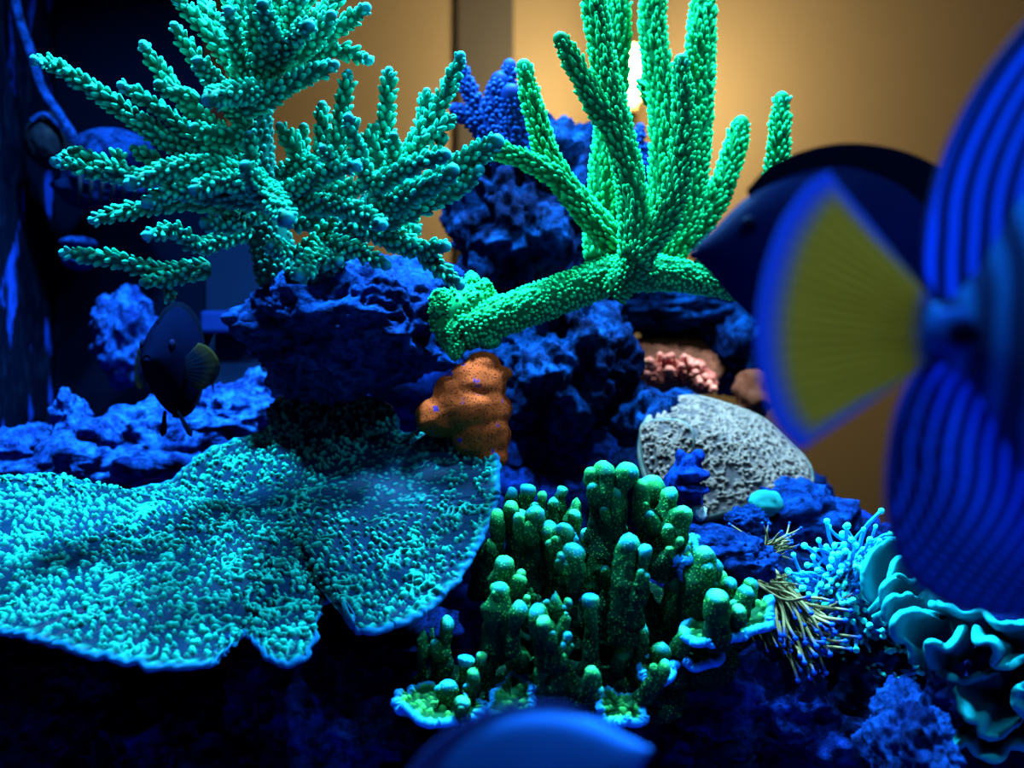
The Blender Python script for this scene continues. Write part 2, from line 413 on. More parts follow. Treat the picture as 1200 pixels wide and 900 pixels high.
# ------------------------------------------------------------------ rocks
ROCKS = [  # name, px, py, d, rx px, ry px, depth radius m, seed, material, subdivisions, label
 ('reef_rock', 425, 384, .600, 122, 74, .062, 3, 'rock_bright', 6, 'big blue-patched rock under the teal branching coral, pitted and dark on one flank'),
 ('reef_rock', 615, 262, .760, 88, 98, .070, 8, 'rock', 6, 'tall dark rock with bright blue top behind the green antler coral'),
 ('reef_rock', 690, 250, .830, 70, 90, .045, 31, 'rock', 5, 'rock with flat blue crest standing between the green upright branches'),
 ('reef_rock', 648, 432, .700, 82, 92, .060, 12, 'rock', 6, 'craggy blue rock below the green limb, beside the orange lump'),
 ('reef_rock', 620, 580, .700, 120, 90, .045, 14, 'rock_dark', 5, 'black shadowed rock in the cave below the craggy blue rock'),
 ('reef_rock', 752, 515, .720, 75, 70, .060, 15, 'rock', 5, 'rough dark blue rock pressed against the beige ridged coral'),
 ('reef_rock', 785, 362, .900, 95, 27, .050, 17, 'rock', 5, 'arched blue rock under the outer end of the green limb'),
 ('reef_rock', 862, 400, .880, 42, 62, .040, 18, 'rock', 5, 'speckled blue rock half hidden behind the yellow tail fin'),
 ('reef_rock', 915, 612, .640, 80, 52, .050, 21, 'rock_bright', 5, 'soft blue rock carrying the small teal ball, under the beige coral'),
 ('reef_rock', 850, 690, .560, 90, 60, .050, 22, 'rock', 5, 'blue rock behind the lobed green coral and below the flat slab'),
 ('reef_rock', 900, 830, .530, 120, 95, .055, 23, 'rock_dark', 6, 'dark boulder with dull blue patches below the brown tentacles'),
 ('reef_rock', 985, 780, .540, 80, 48, .045, 24, 'rock', 5, 'blue rock ledge under the two tentacled corals'),
 ('reef_rock', 1072, 884, .410, 42, 56, .030, 25, 'rock_bright', 6, 'bright blue smooth-faced rock under the leafy teal coral'),
 ('reef_rock', 1180, 800, .500, 100, 110, .050, 26, 'rock_dark', 5, 'black rock inside the folds of the leafy teal coral'),
 ('reef_rock', 1010, 650, .640, 60, 40, .050, 27, 'rock_dark', 5, 'dark low rock behind the bright-tipped tentacles'),
 ('reef_rock', 35, 850, .490, 130, 95, .060, 33, 'rock', 6, 'blue-grey boulder at the foot of the black speckled panel'),
 ('reef_rock', 205, 890, .500, 115, 80, .060, 34, 'rock_dark', 6, 'dark boulder below the drooping front rim of the plate coral'),
 ('reef_rock', 385, 840, .500, 118, 95, .055, 35, 'rock_dark', 6, 'dim knobbly rock between the plate coral and the lobed green coral'),
 ('reef_rock', 545, 890, .490, 105, 62, .055, 36, 'rock_dark', 6, 'dim blue rock under the frilled green ledges'),
 ('reef_rock', 750, 885, .510, 120, 70, .060, 37, 'rock_dark', 6, 'nearly black rock below the lobed green coral'),
 ('reef_rock', 270, 745, .590, 230, 110, .055, 38, 'rock_dark', 5, 'dark boulder in the shade right under the wide plate coral'),
 ('reef_rock', 490, 705, .610, 115, 125, .040, 39, 'rock_dark', 5, 'dark upright rock in the gap between plate coral and lobed green coral'),
 ('reef_rock', 690, 755, .540, 130, 100, .050, 40, 'rock_dark', 5, 'dark core rock carrying the lobed green coral'),
 ('reef_rock', 850, 640, .780, 150, 80, .050, 41, 'rock_dark', 5, 'long dark rock at the back carrying the beige ridged coral'),
 ('reef_rock', 590, 440, .880, 150, 110, .050, 42, 'rock_dark', 5, 'tall dark rock at the back below the blue crest'),
 ('reef_rock', 150, 392, .830, 32, 46, .035, 43, 'rock_rub', 5, 'small pile of blue rubble rock beside the black tang'),
]
for (nm, px, py, d, rx, ry, rd, sd_, mt, sub, lab) in ROCKS:
    g = Geo(); rock_geo(g, P(px, py, d), (S(rx, d), rd, S(ry, d)), sd_, sub)
    put_top(nm, g, M[mt], lab, 'rock')
# the long rubble shelf at the left, one rock with a crag
g = Geo()
for k, (px, py, d, rx, ry, rd) in enumerate([(30, 538, .70, 72, 36, .05), (130, 528, .70, 80, 40, .05), (205, 512, .70, 70, 42, .045), (270, 488, .71, 55, 32, .04),
                                              (82, 492, .69, 16, 34, .02), (110, 555, .68, 110, 40, .04), (180, 560, .70, 120, 60, .05), (300, 462, .74, 22, 26, .02)]):
    rock_geo(g, P(px, py, d), (S(rx, d), rd, S(ry, d)), 50 + k, 5, .3, .14)
put_top('rubble_shelf', g, M['rock_rub'], 'long bright blue rubble shelf with a pointed crag behind the plate coral', 'rock')
# flat blue slab in front of the beige coral
g = Geo()
for k, (px, py, d, rx, ry, rd) in enumerate([(838, 640, .50, 52, 22, .028), (868, 655, .49, 40, 22, .024), (875, 612, .54, 26, 18, .012)]):
    rock_geo(g, P(px, py, d), (S(rx, d), rd, S(ry, d)), 70 + k, 5, .22, .08, .04)
put_top('rock_slab', g, M['rock_bright'], 'flat bright blue rock slab behind the lobed green coral', 'rock')

# ------------------------------------------------------------------ branching corals
def branches(root, D, specs, mat, pitch, brad, bhgt, lean, tip_len, seg=12, name='branch', noise=.0004):
    for i, sp in enumerate(specs):
        pts, r0, r1, da, db = sp[:5]
        k = len(pts); g = Geo()
        pts3 = [P(x, y, D + da + (db - da) * j / (k - 1)) for j, (x, y) in enumerate(pts)]
        s = (D + db) / F
        tube(g, pts3, np.linspace(r0, r1, 6) * s, seg, None, noise, 260, i, tip_len=tip_len, pitch=pitch * s, brad=brad * s, bhgt=bhgt * s, lean=lean)
        put(name, g, mat, root)

D = .50
acro = thing('branching_coral', 'big teal staghorn coral with knobbly blue-tipped branches spreading over the rock', 'coral', P(330, 330, .54))
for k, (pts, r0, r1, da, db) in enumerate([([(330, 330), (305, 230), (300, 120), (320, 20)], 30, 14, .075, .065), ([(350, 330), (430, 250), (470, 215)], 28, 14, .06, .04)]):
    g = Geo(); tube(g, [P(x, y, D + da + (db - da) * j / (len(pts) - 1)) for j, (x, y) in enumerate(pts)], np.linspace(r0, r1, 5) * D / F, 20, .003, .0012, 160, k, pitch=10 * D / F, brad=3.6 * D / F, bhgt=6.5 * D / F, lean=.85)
    put('trunk', g, M['teal_trunk_shaded'], acro)
ACRO = [
 ([(285, 205), (225, 185), (130, 118), (70, 80), (40, 70)], 17, 7, .02, -.03),
 ([(280, 190), (250, 178), (190, 130), (142, 100)], 13, 7, .02, -.01),
 ([(290, 170), (250, 150), (205, 105), (168, 52)], 14, 7, .02, 0),
 ([(290, 150), (255, 105), (225, 62), (204, 30)], 13, 7, .02, .01),
 ([(300, 110), (262, 60), (230, 22), (205, -4)], 14, 7, .02, .0),
 ([(290, 130), (282, 90), (275, 45), (268, 12)], 14, 8, .01, -.03),
 ([(300, 100), (290, 50), (265, -12)], 13, 9, .03, .02),
 ([(305, 90), (300, 45), (300, -15)], 14, 9, .0, -.03),
 ([(310, 90), (325, 30), (335, -20)], 14, 9, .01, -.02),
 ([(318, 70), (345, 20), (372, -22)], 15, 9, .02, -.01),
 ([(315, 95), (345, 62), (390, 38), (429, 9)], 15, 8, .02, -.01),
 ([(315, 100), (350, 72), (395, 60), (433, 71)], 13, 7, .02, .0),
 ([(285, 128), (315, 113), (350, 93), (392, 76)], 16, 8, -.02, -.03),
 ([(305, 112), (280, 108), (245, 117)], 18, 12, -.02, -.045),
 ([(232, 118), (205, 108), (186, 99)], 9, 8, .0, -.01),
 ([(298, 215), (294, 185), (292, 158)], 10, 7, -.02, -.035),
 ([(300, 225), (240, 200), (180, 208), (120, 203), (63, 189)], 15, 7, .02, -.02),
 ([(150, 208), (115, 190), (84, 177)], 10, 7, -.01, -.01),
 ([(140, 202), (100, 190), (73, 183)], 8, 6, -.01, .0),
 ([(215, 205), (185, 190), (156, 174)], 9, 6, .01, .0),
 ([(138, 205), (139, 190), (139, 178)], 6, 6, -.01, -.01),
 ([(310, 215), (250, 196), (200, 198), (152, 216)], 17, 10, -.01, -.045),
 ([(310, 235), (255, 228), (205, 224), (172, 238)], 16, 9, -.01, -.04),
 ([(300, 245), (220, 236), (160, 245), (108, 258)], 14, 7, .02, .0),
 ([(290, 270), (235, 288), (205, 270), (172, 276)], 13, 8, .02, -.03),
 ([(245, 315), (190, 318), (135, 304), (74, 297)], 13, 7, .02, -.01),
 ([(230, 320), (200, 326), (168, 331)], 9, 7, .02, .0),
 ([(205, 320), (195, 335), (201, 350)], 8, 6, .01, .01),
 ([(312, 238), (300, 215), (288, 195)], 14, 10, -.03, -.05),
 ([(300, 215), (320, 235), (336, 256)], 20, 13, -.03, -.06),
 ([(320, 232), (360, 215), (392, 200), (418, 194)], 16, 8, -.02, -.045),
 ([(398, 200), (388, 185), (378, 174)], 8, 7, -.03, -.045),
 ([(360, 215), (345, 175), (328, 148)], 12, 7, .0, -.01),
 ([(375, 220), (378, 170), (378, 124)], 12, 8, .01, .01),
 ([(390, 215), (398, 150), (408, 86)], 13, 7, .01, .0),
 ([(360, 200), (352, 175), (356, 150)], 12, 8, .02, .02),
 ([(445, 228), (425, 195), (408, 138)], 13, 8, -.01, -.04),
 ([(450, 210), (452, 150), (456, 83)], 13, 7, .01, .0),
 ([(450, 215), (490, 165), (525, 105), (540, 66)], 15, 8, .0, -.01),
 ([(495, 165), (515, 152), (531, 138)], 8, 6, -.02, -.02),
 ([(490, 180), (496, 140), (500, 108)], 10, 7, .02, .02),
 ([(440, 218), (480, 196), (522, 181)], 14, 9, -.02, -.04),
 ([(462, 200), (460, 178), (461, 160)], 9, 8, -.02, -.03),
 ([(475, 195), (488, 175), (496, 163)], 9, 7, -.01, -.02),
 ([(512, 182), (516, 168), (518, 160)], 6, 5, -.02, -.02),
 ([(445, 190), (432, 165), (440, 150)], 12, 8, .0, .0),
 ([(440, 250), (500, 222), (545, 190), (582, 166)], 24, 12, .01, -.01),
 ([(455, 240), (500, 218), (530, 200)], 20, 12, -.01, -.03),
 ([(450, 258), (500, 240), (540, 218), (562, 199)], 15, 8, .01, -.01),
 ([(345, 240), (385, 240), (420, 248), (448, 264)], 15, 9, -.02, -.05),
 ([(355, 300), (390, 288), (420, 295), (453, 311)], 14, 8, .0, -.03),
 ([(375, 290), (365, 305), (352, 322)], 15, 11, -.01, -.04),
 ([(370, 300), (385, 306), (397, 307)], 10, 8, -.02, -.04),
 ([(345, 305), (365, 285), (392, 258)], 11, 7, -.01, -.01),
 ([(340, 295), (326, 292), (318, 288)], 10, 7, -.01, -.03),
 ([(420, 260), (465, 285), (495, 292), (522, 289)], 14, 9, .02, .0),
 ([(440, 265), (480, 285), (510, 310), (539, 334)], 12, 8, .02, .0),
 ([(450, 255), (475, 262), (489, 269)], 9, 7, .03, .02),
 ([(330, 250), (360, 262), (384, 250), (412, 240)], 13, 9, .02, .01),
 ([(350, 235), (395, 225), (425, 218)], 14, 9, .01, .0),
 ([(330, 205), (350, 195), (372, 196)], 13, 10, .01, -.01),
]
ACRO = [(p_, a_ * .76, b_ * .78, c_ * 1.3, d_ * 1.25) for p_, a_, b_, c_, d_ in ACRO]
ACRO += [
 ([(315, 95), (335, 40), (350, -8)], 12, 8, -.01, -.04), ([(300, 85), (316, 45), (308, 6)], 12, 8, -.02, -.05), ([(325, 80), (362, 52), (388, 18)], 12, 7, -.01, -.03),
 ([(280, 130), (255, 100), (232, 72)], 11, 7, .0, -.035), ([(320, 70), (375, 22), (402, -14)], 11, 7, .0, .01), ([(295, 95), (262, 45), (238, 4)], 11, 7, .02, .03),
 ([(318, 85), (345, 45), (362, 30)], 12, 8, -.02, -.05), ([(305, 60), (280, 20), (285, -20)], 11, 7, .0, .0), ([(330, 60), (318, 10), (322, -25)], 12, 8, -.01, -.02),
 ([(285, 160), (255, 160), (228, 150)], 11, 7, .0, -.02), ([(300, 250), (270, 262), (240, 262)], 11, 7, .0, -.03), ([(300, 225), (262, 212), (228, 222)], 11, 7, -.02, -.05)]
branches(acro, D, ACRO, M['teal'], 9.0, 3.5, 7.6, .85, .07)

D = .56
ant = thing('antler_coral', 'bright green antler coral with scaly upright branches on one long limb', 'coral', P(545, 405, .56))
BR = [
 ([(742, 305), (700, 262), (648, 196), (626, 130), (614, 78)], 17, 9, .0, -.01),
 ([(655, 208), (625, 192), (598, 181), (570, 172)], 11, 8, -.01, -.02),
 ([(745, 300), (740, 225), (722, 140), (705, 60), (692, -25)], 18, 12, -.03, -.03),
 ([(722, 150), (700, 125), (676, 80), (657, 46)], 14, 9, -.03, -.045),
 ([(705, 305), (705, 250), (715, 150), (722, 60), (724, -25)], 19, 13, .03, .03),
 ([(765, 300), (778, 230), (778, 130), (766, 50), (765, -25)], 19, 13, .02, .02),
 ([(742, 305), (782, 252), (800, 170), (798, 72)], 17, 9, -.03, -.04),
 ([(775, 305), (800, 240), (815, 140), (822, 40), (827, -25)], 25, 12, .03, .04),
 ([(800, 285), (832, 245), (855, 195), (868, 145)], 16, 10, .04, .05),
 ([(820, 325), (880, 290), (908, 210), (916, 116)], 18, 9, .04, .04),
 ([(765, 120), (757, 100), (756, 90)], 9, 6, .03, .04),
]
branches(ant, D, BR, M['green'], 7.4, 2.7, 7.2, 1.02, .03, 14)
for k, (pts, r0, r1, da, db) in enumerate([([(540, 388), (600, 366), (680, 336), (740, 312)], 23, 22, -.01, -.005),
                                            ([(735, 318), (790, 322), (850, 335), (900, 350)], 24, 9, .0, .02), ([(715, 345), (745, 305), (752, 270)], 18, 20, -.01, -.02)]):
    g = Geo(); s = D / F
    tube(g, [P(x, y, D + da + (db - da) * j / (len(pts) - 1)) for j, (x, y) in enumerate(pts)], np.linspace(r0, r1, 5) * s, 20, .003, .0008, 200, k,
         tip_len=.01, pitch=5.2 * s, brad=2.3 * s, bhgt=3.4 * s, lean=.5)
    put('limb', g, M['green'], ant)
# encrusting foot
g = Geo()
for k, (px, py, rx, ry, rd, dd) in enumerate([(541, 372, 36, 36, .012, -.005), (560, 350, 20, 22, .010, .0), (553, 335, 8, 14, .006, .0), (533, 398, 12, 22, .007, -.012), (571, 395, 14, 12, .008, -.008),
                                               (520, 360, 16, 18, .009, -.005)]):
    blob(g, P(px, py, D + dd), (S(rx, D), rd, S(ry, D)), 4, .2, 1.8, k, .03, 9, bump=.3, tip=0)
V = g.verts(); U_, _ = ico(4)
pos = []; nr = []
for k, Vk in enumerate(g.V[:]):
    sel = rng.choice(len(Vk), 260, replace=False); cc = Vk.mean(0); nn = Vk[sel] - cc; nn /= np.linalg.norm(nn, axis=1)[:, None]; pos.append(Vk[sel]); nr.append(nn)
pos = np.vstack(pos); nr = np.vstack(nr); s = D / F
bumps(g, pos, nr, np.tile((0, 0, 1.), (len(pos), 1)), np.full(len(pos), 2.0 * s), np.full(len(pos), 2.8 * s), .3, np.zeros(len(pos)))
put('encrusting_foot', g, M['green'], ant)

# dark blue coral behind
D = .66
dk = thing('branching_coral', 'dark blue stubby branching coral between the teal and green corals', 'coral', P(590, 175, .70))
branches(dk, D, [
 ([(590, 190), (570, 160), (552, 140), (534, 128)], 12, 8, .0, .0), ([(575, 165), (557, 120), (545, 95), (538, 72)], 12, 6, .0, .0),
 ([(590, 185), (578, 140), (585, 95)], 15, 11, -.01, -.01), ([(600, 180), (592, 120), (597, 77)], 12, 8, .01, .01),
 ([(600, 185), (603, 140), (600, 112)], 17, 14, -.02, -.03), ([(610, 185), (620, 140), (622, 108)], 13, 8, .01, .01),
 ([(612, 190), (630, 175), (645, 172)], 10, 7, .0, .0)], M['navy_coral'], 7, 3, 4, .7, .1)
dk2 = thing('branching_coral', 'small dark blue coral sprigs standing on the blue crest', 'coral', P(690, 190, .76))
branches(dk2, .74, [([(652, 200), (655, 175), (661, 140)], 9, 5, .0, .0), ([(650, 200), (645, 175), (644, 155)], 8, 5, .0, .0),
 ([(738, 205), (742, 180), (750, 150)], 12, 6, .0, .0), ([(745, 200), (752, 185), (758, 172)], 8, 5, .0, .0), ([(733, 190), (728, 170), (735, 160)], 7, 5, 0, 0)], M['navy_coral'], 7, 3, 4, .7, .1)

# ------------------------------------------------------------------ plate corals
def plate(rim, cen, nth, nr, bowl, th, bumpfn, folds=3, tmin=.03, ruffle=0):
    rim3 = np.array([P(*r) for r in rim]); Rm = catmull(rim3, nth, True); C = P(*cen)
    if ruffle: Rm = Rm + ruffle * np.stack([fbm(Rm * 170 + 7 * q_, 3, q_) * 2 for q_ in range(3)], 1)
    k = int(nth * .035); ker = np.exp(-np.linspace(-2, 2, 2 * k + 1) ** 2); ker /= ker.sum()
    ext = np.vstack((Rm[-k:], Rm, Rm[:k])); Rs = np.stack([np.convolve(ext[:, j], ker, 'valid') for j in range(3)], 1)
    t = np.linspace(tmin, 1, nr)
    def surf(t):
        t = t[:, None, None]
        Pp = C + t * (Rs - C)[None] + t ** folds * (Rm - Rs)[None]
        Pp = Pp.copy(); Pp[..., 2] -= bowl * (1 - t[..., 0] ** 2); return Pp
    Pg = surf(t)
    du = np.gradient(Pg, axis=0); dv = np.roll(Pg, -1, 1) - np.roll(Pg, 1, 1)
    N = np.cross(du, dv); N /= np.linalg.norm(N, axis=2)[..., None] + 1e-12
    if N[..., 2].mean() < 0: N = -N; flip = True
    else: flip = False
    tt = np.repeat(t, nth)
    h, colr, rimv = bumpfn(Pg.reshape(-1, 3), tt, np.tile(np.arange(nth) / nth, nr))
    top = (Pg.reshape(-1, 3) + N.reshape(-1, 3) * h[:, None])
    g = Geo()
    outw = du[-1] / np.linalg.norm(du[-1], axis=1)[:, None]
    e1 = Pg[-1] + outw * th * .5 - N[-1] * th * .15; e2 = Pg[-1] + outw * th * .5 - N[-1] * th * .7; e3 = Pg[-1] - N[-1] * th
    tb = np.linspace(1, tmin, 14)[1:]; idx = np.clip(((tb - tmin) / (1 - tmin) * (nr - 1)).astype(int), 0, nr - 1)
    bot = [Pg[i] - N[i] * th * (1 + 1.2 * (1 - tv)) for i, tv in zip(idx, tb)]
    allV = np.vstack([top, e1, e2, e3] + bot); rows = nr + 3 + len(bot)
    q = grid_quads(rows, nth)
    if flip: q = q[:, ::-1]
    nrest = len(allV) - len(top)
    c0 = len(allV); cb = np.vstack((Pg[0].mean(0), bot[-1].mean(0))); j = np.arange(nth)
    t1 = np.stack(((j + 1) % nth, j, np.full(nth, c0)), 1); lr = (rows - 1) * nth
    t2 = np.stack((lr + j, lr + (j + 1) % nth, np.full(nth, c0 + 1)), 1)
    if flip: t1 = t1[:, ::-1]; t2 = t2[:, ::-1]
    g.add(np.vstack((allV, cb)), q, np.vstack((t1, t2)), bump=np.concatenate((colr, np.full(nrest + 2, .25))),
          tip=np.concatenate((rimv, np.ones(3 * nth), np.full(nrest - 3 * nth + 2, .3))))
    return g

def worm_bumps(cell, height, smooth_c=None, stretch=1.0):
    def fn(Pw, t, th):
        q = Pw / cell
        wob = np.stack((vnoise(q * .5, 3), vnoise(q * .5 + 9, 4), vnoise(q * .5 + 5, 5)), 1) * .45
        f1, f2 = worley(q + wob, 21)
        edge = f2 - f1
        n2 = vnoise(q * .75, 8)
        b = sstep(.50, .22, f1 + .14 * n2) # isolated knobs
        # knobs that run together into short ridges
        wv = np.abs(fbm(q * .55 + 31, 2, 12)); ridge = sstep(.13, .03, wv) * sstep(.15, .45, vnoise(q * .3, 14))
        b = np.maximum(b, ridge * .85)
        dens = np.ones(len(Pw))
        if smooth_c is not None:
            for c, r in smooth_c: dens *= .22 + .78 * sstep(r * .35, r, np.linalg.norm(Pw - c, axis=1))
        b = b * dens
        rr = sstep(.955, 1, t)
        rib = .5 + .5 * np.sin(th * 2 * math.pi * 150 + 2.5 * vnoise(Pw * 90, 4))
        b = b * (1 - rr) + rr * rib * .7
        return height * b * (1 - .35 * rr), np.clip(b, 0, 1), sstep(.985, 1, t)
    return fn
RIM = [(318, 478, .610), (330, 466, .620), (365, 461, .625), (405, 462, .622), (448, 470, .610), (462, 484, .590), (467, 505, .575), (485, 510, .570), (505, 495, .570), (530, 489, .565), (556, 503, .555),
 (578, 527, .540), (584, 562, .520), (577, 600, .500), (555, 645, .475), (527, 688, .455), (490, 720, .440), (455, 733, .432), (425, 737, .428), (408, 722, .440), (398, 706, .460), (382, 704, .466), (372, 722, .448), (364, 752, .424),
 (344, 776, .412), (318, 770, .414), (296, 748, .430), (283, 742, .436), (270, 758, .420), (245, 776, .408), (205, 781, .402), (165, 777, .402), (120, 765, .405), (70, 752, .410), (20, 741, .415), (-45, 726, .43), (-95, 680, .46), (-105, 620, .50), (-70, 578, .54), (-20, 562, .555),
 (30, 556, .560), (62, 556, .560), (86, 568, .556), (100, 578, .553), (140, 574, .558), (190, 567, .565), (212, 553, .570), (235, 532, .58), (268, 517, .588), (305, 507, .596), (320, 495, .604)]
plm = NT('plate_coral', .45, .35)
c = plm.mix(plm.attr('bump'), (.0004, .015, .042), (.008, .38, .30))
c = plm.mix(plm.math('MULTIPLY', plm.attr('tip'), .8), c, (.004, .12, .34))
c = plm.mix(1.0, c, plm.ramp(plm.noise(30, 4), [(.3, .55), (.7, 1.0)]), 'MULTIPLY'); plm.color(c); plm.bump(plm.noise(900, 3), .3, .0006)
g = plate(RIM, (330, 566, .520), 1300, 240, .012, .0026,
          worm_bumps(.0033, .0022, [(P(455, 548, .53), .050), (P(300, 575, .53), .02)]), ruffle=.0011)
put_top('plate_coral', g, plm.m, 'wide turquoise plate coral with ruffled rim and thousands of tiny knobs', 'coral')

# beige ridged coral at the back
def ridges(Pw, t, th):
    q = Pw / .0055
    wv = fbm(q + 3, 3, 5); b = sstep(.32, .0, np.abs(wv)); f1, _ = worley(Pw / .005, 6); b = np.maximum(b * .8, sstep(.45, .15, f1))
    rr = sstep(.9, 1, t); return .0022 * b * (1 - rr) + .0004, np.clip(b, 0, 1), sstep(.96, 1, t)
bm_ = NT('beige_coral', .6, .25)
c = bm_.mix(bm_.attr('bump'), (.055, .03, .03), (.17, .082, .062)); c = bm_.mix(bm_.math('MULTIPLY', bm_.attr('tip'), .3), c, (.04, .12, .10)); bm_.color(c)
bc = thing('ridged_coral', 'pale beige ridged coral dome with folded rim among blue rocks', 'coral', P(850, 600, .66))
g = plate([(757, 495, .66), (775, 472, .68), (810, 463, .70), (850, 472, .71), (895, 490, .71), (930, 520, .70), (951, 548, .68), (948, 572, .655), (915, 585, .63), (880, 590, .62), (850, 600, .615), (820, 606, .62),
           (790, 600, .63), (765, 575, .64), (752, 540, .65), (752, 515, .655)], (845, 520, .635), 420, 110, -.004, .005, ridges)
put('dome', g, bm_.m, bc)
g = plate([(752, 500, .640), (775, 492, .635), (800, 495, .63), (812, 512, .625), (806, 545, .615), (796, 575, .61), (770, 570, .62), (755, 540, .63)], (785, 530, .618), 220, 60, -.003, .004, ridges)
put('folded_lobe', g, bm_.m, bc)

# ------------------------------------------------------------------ orange lump coral
om = NT('orange_coral', .7, .2)
vd = om.voro(820); pit = om.ramp(vd, [(.18, 0.0), (.34, 1.0)])
pc = om.ramp(om.noise(110, 3, .6), [(.62, 0.0), (.68, 1.0)])
c = om.mix(pit, (.10, .015, .010), (.66, .064, .014)); c = om.mix(pc, c, (.05, .03, .22)); om.color(c); om.bump(pit, .8, .0012)
D = .56; g = Geo()
for k, (px, py, rx, ry, rd) in enumerate([(566, 428, 20, 16, .010), (558, 450, 34, 26, .015), (588, 438, 13, 9, .007), (552, 480, 44, 34, .018), (584, 480, 17, 17, .012), (562, 508, 36, 34, .017), (515, 488, 30, 24, .014), (568, 530, 28, 24, .013), (535, 462, 26, 26, .013)]):
    blob(g, P(px, py, D - .012), (S(rx, D), rd, S(ry, D)), 4, .10, 1.7, k + 4, .02, 8)
def melt(o, vox, it):
    m = o.modifiers.new('remesh', 'REMESH'); m.mode = 'VOXEL'; m.voxel_size = vox; m.use_smooth_shade = True
    m = o.modifiers.new('smooth', 'SMOOTH'); m.iterations = it; m.factor = .6
    return o
melt(put_top('encrusting_coral', g, om.m, 'lumpy orange encrusting coral mound with blue pores behind the plate coral', 'coral'), .0009, 9)

# ------------------------------------------------------------------ lobed green coral (thick fingers)
fm = NT('finger_coral', .5, .3)
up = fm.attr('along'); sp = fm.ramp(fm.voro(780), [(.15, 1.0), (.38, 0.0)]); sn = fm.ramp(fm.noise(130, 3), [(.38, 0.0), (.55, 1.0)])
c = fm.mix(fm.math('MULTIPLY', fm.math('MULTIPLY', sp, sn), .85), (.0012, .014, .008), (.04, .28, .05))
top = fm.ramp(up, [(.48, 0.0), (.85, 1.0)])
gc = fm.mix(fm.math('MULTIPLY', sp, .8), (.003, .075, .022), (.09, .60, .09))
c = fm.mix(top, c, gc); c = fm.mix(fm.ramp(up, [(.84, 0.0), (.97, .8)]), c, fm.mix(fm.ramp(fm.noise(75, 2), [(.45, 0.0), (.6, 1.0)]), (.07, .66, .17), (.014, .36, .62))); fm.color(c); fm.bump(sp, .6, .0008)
fb_ = thing('finger_coral', 'thick-fingered green coral with glowing rounded tips and blue frilled ledges', 'coral', P(690, 830, .47))
D = .46
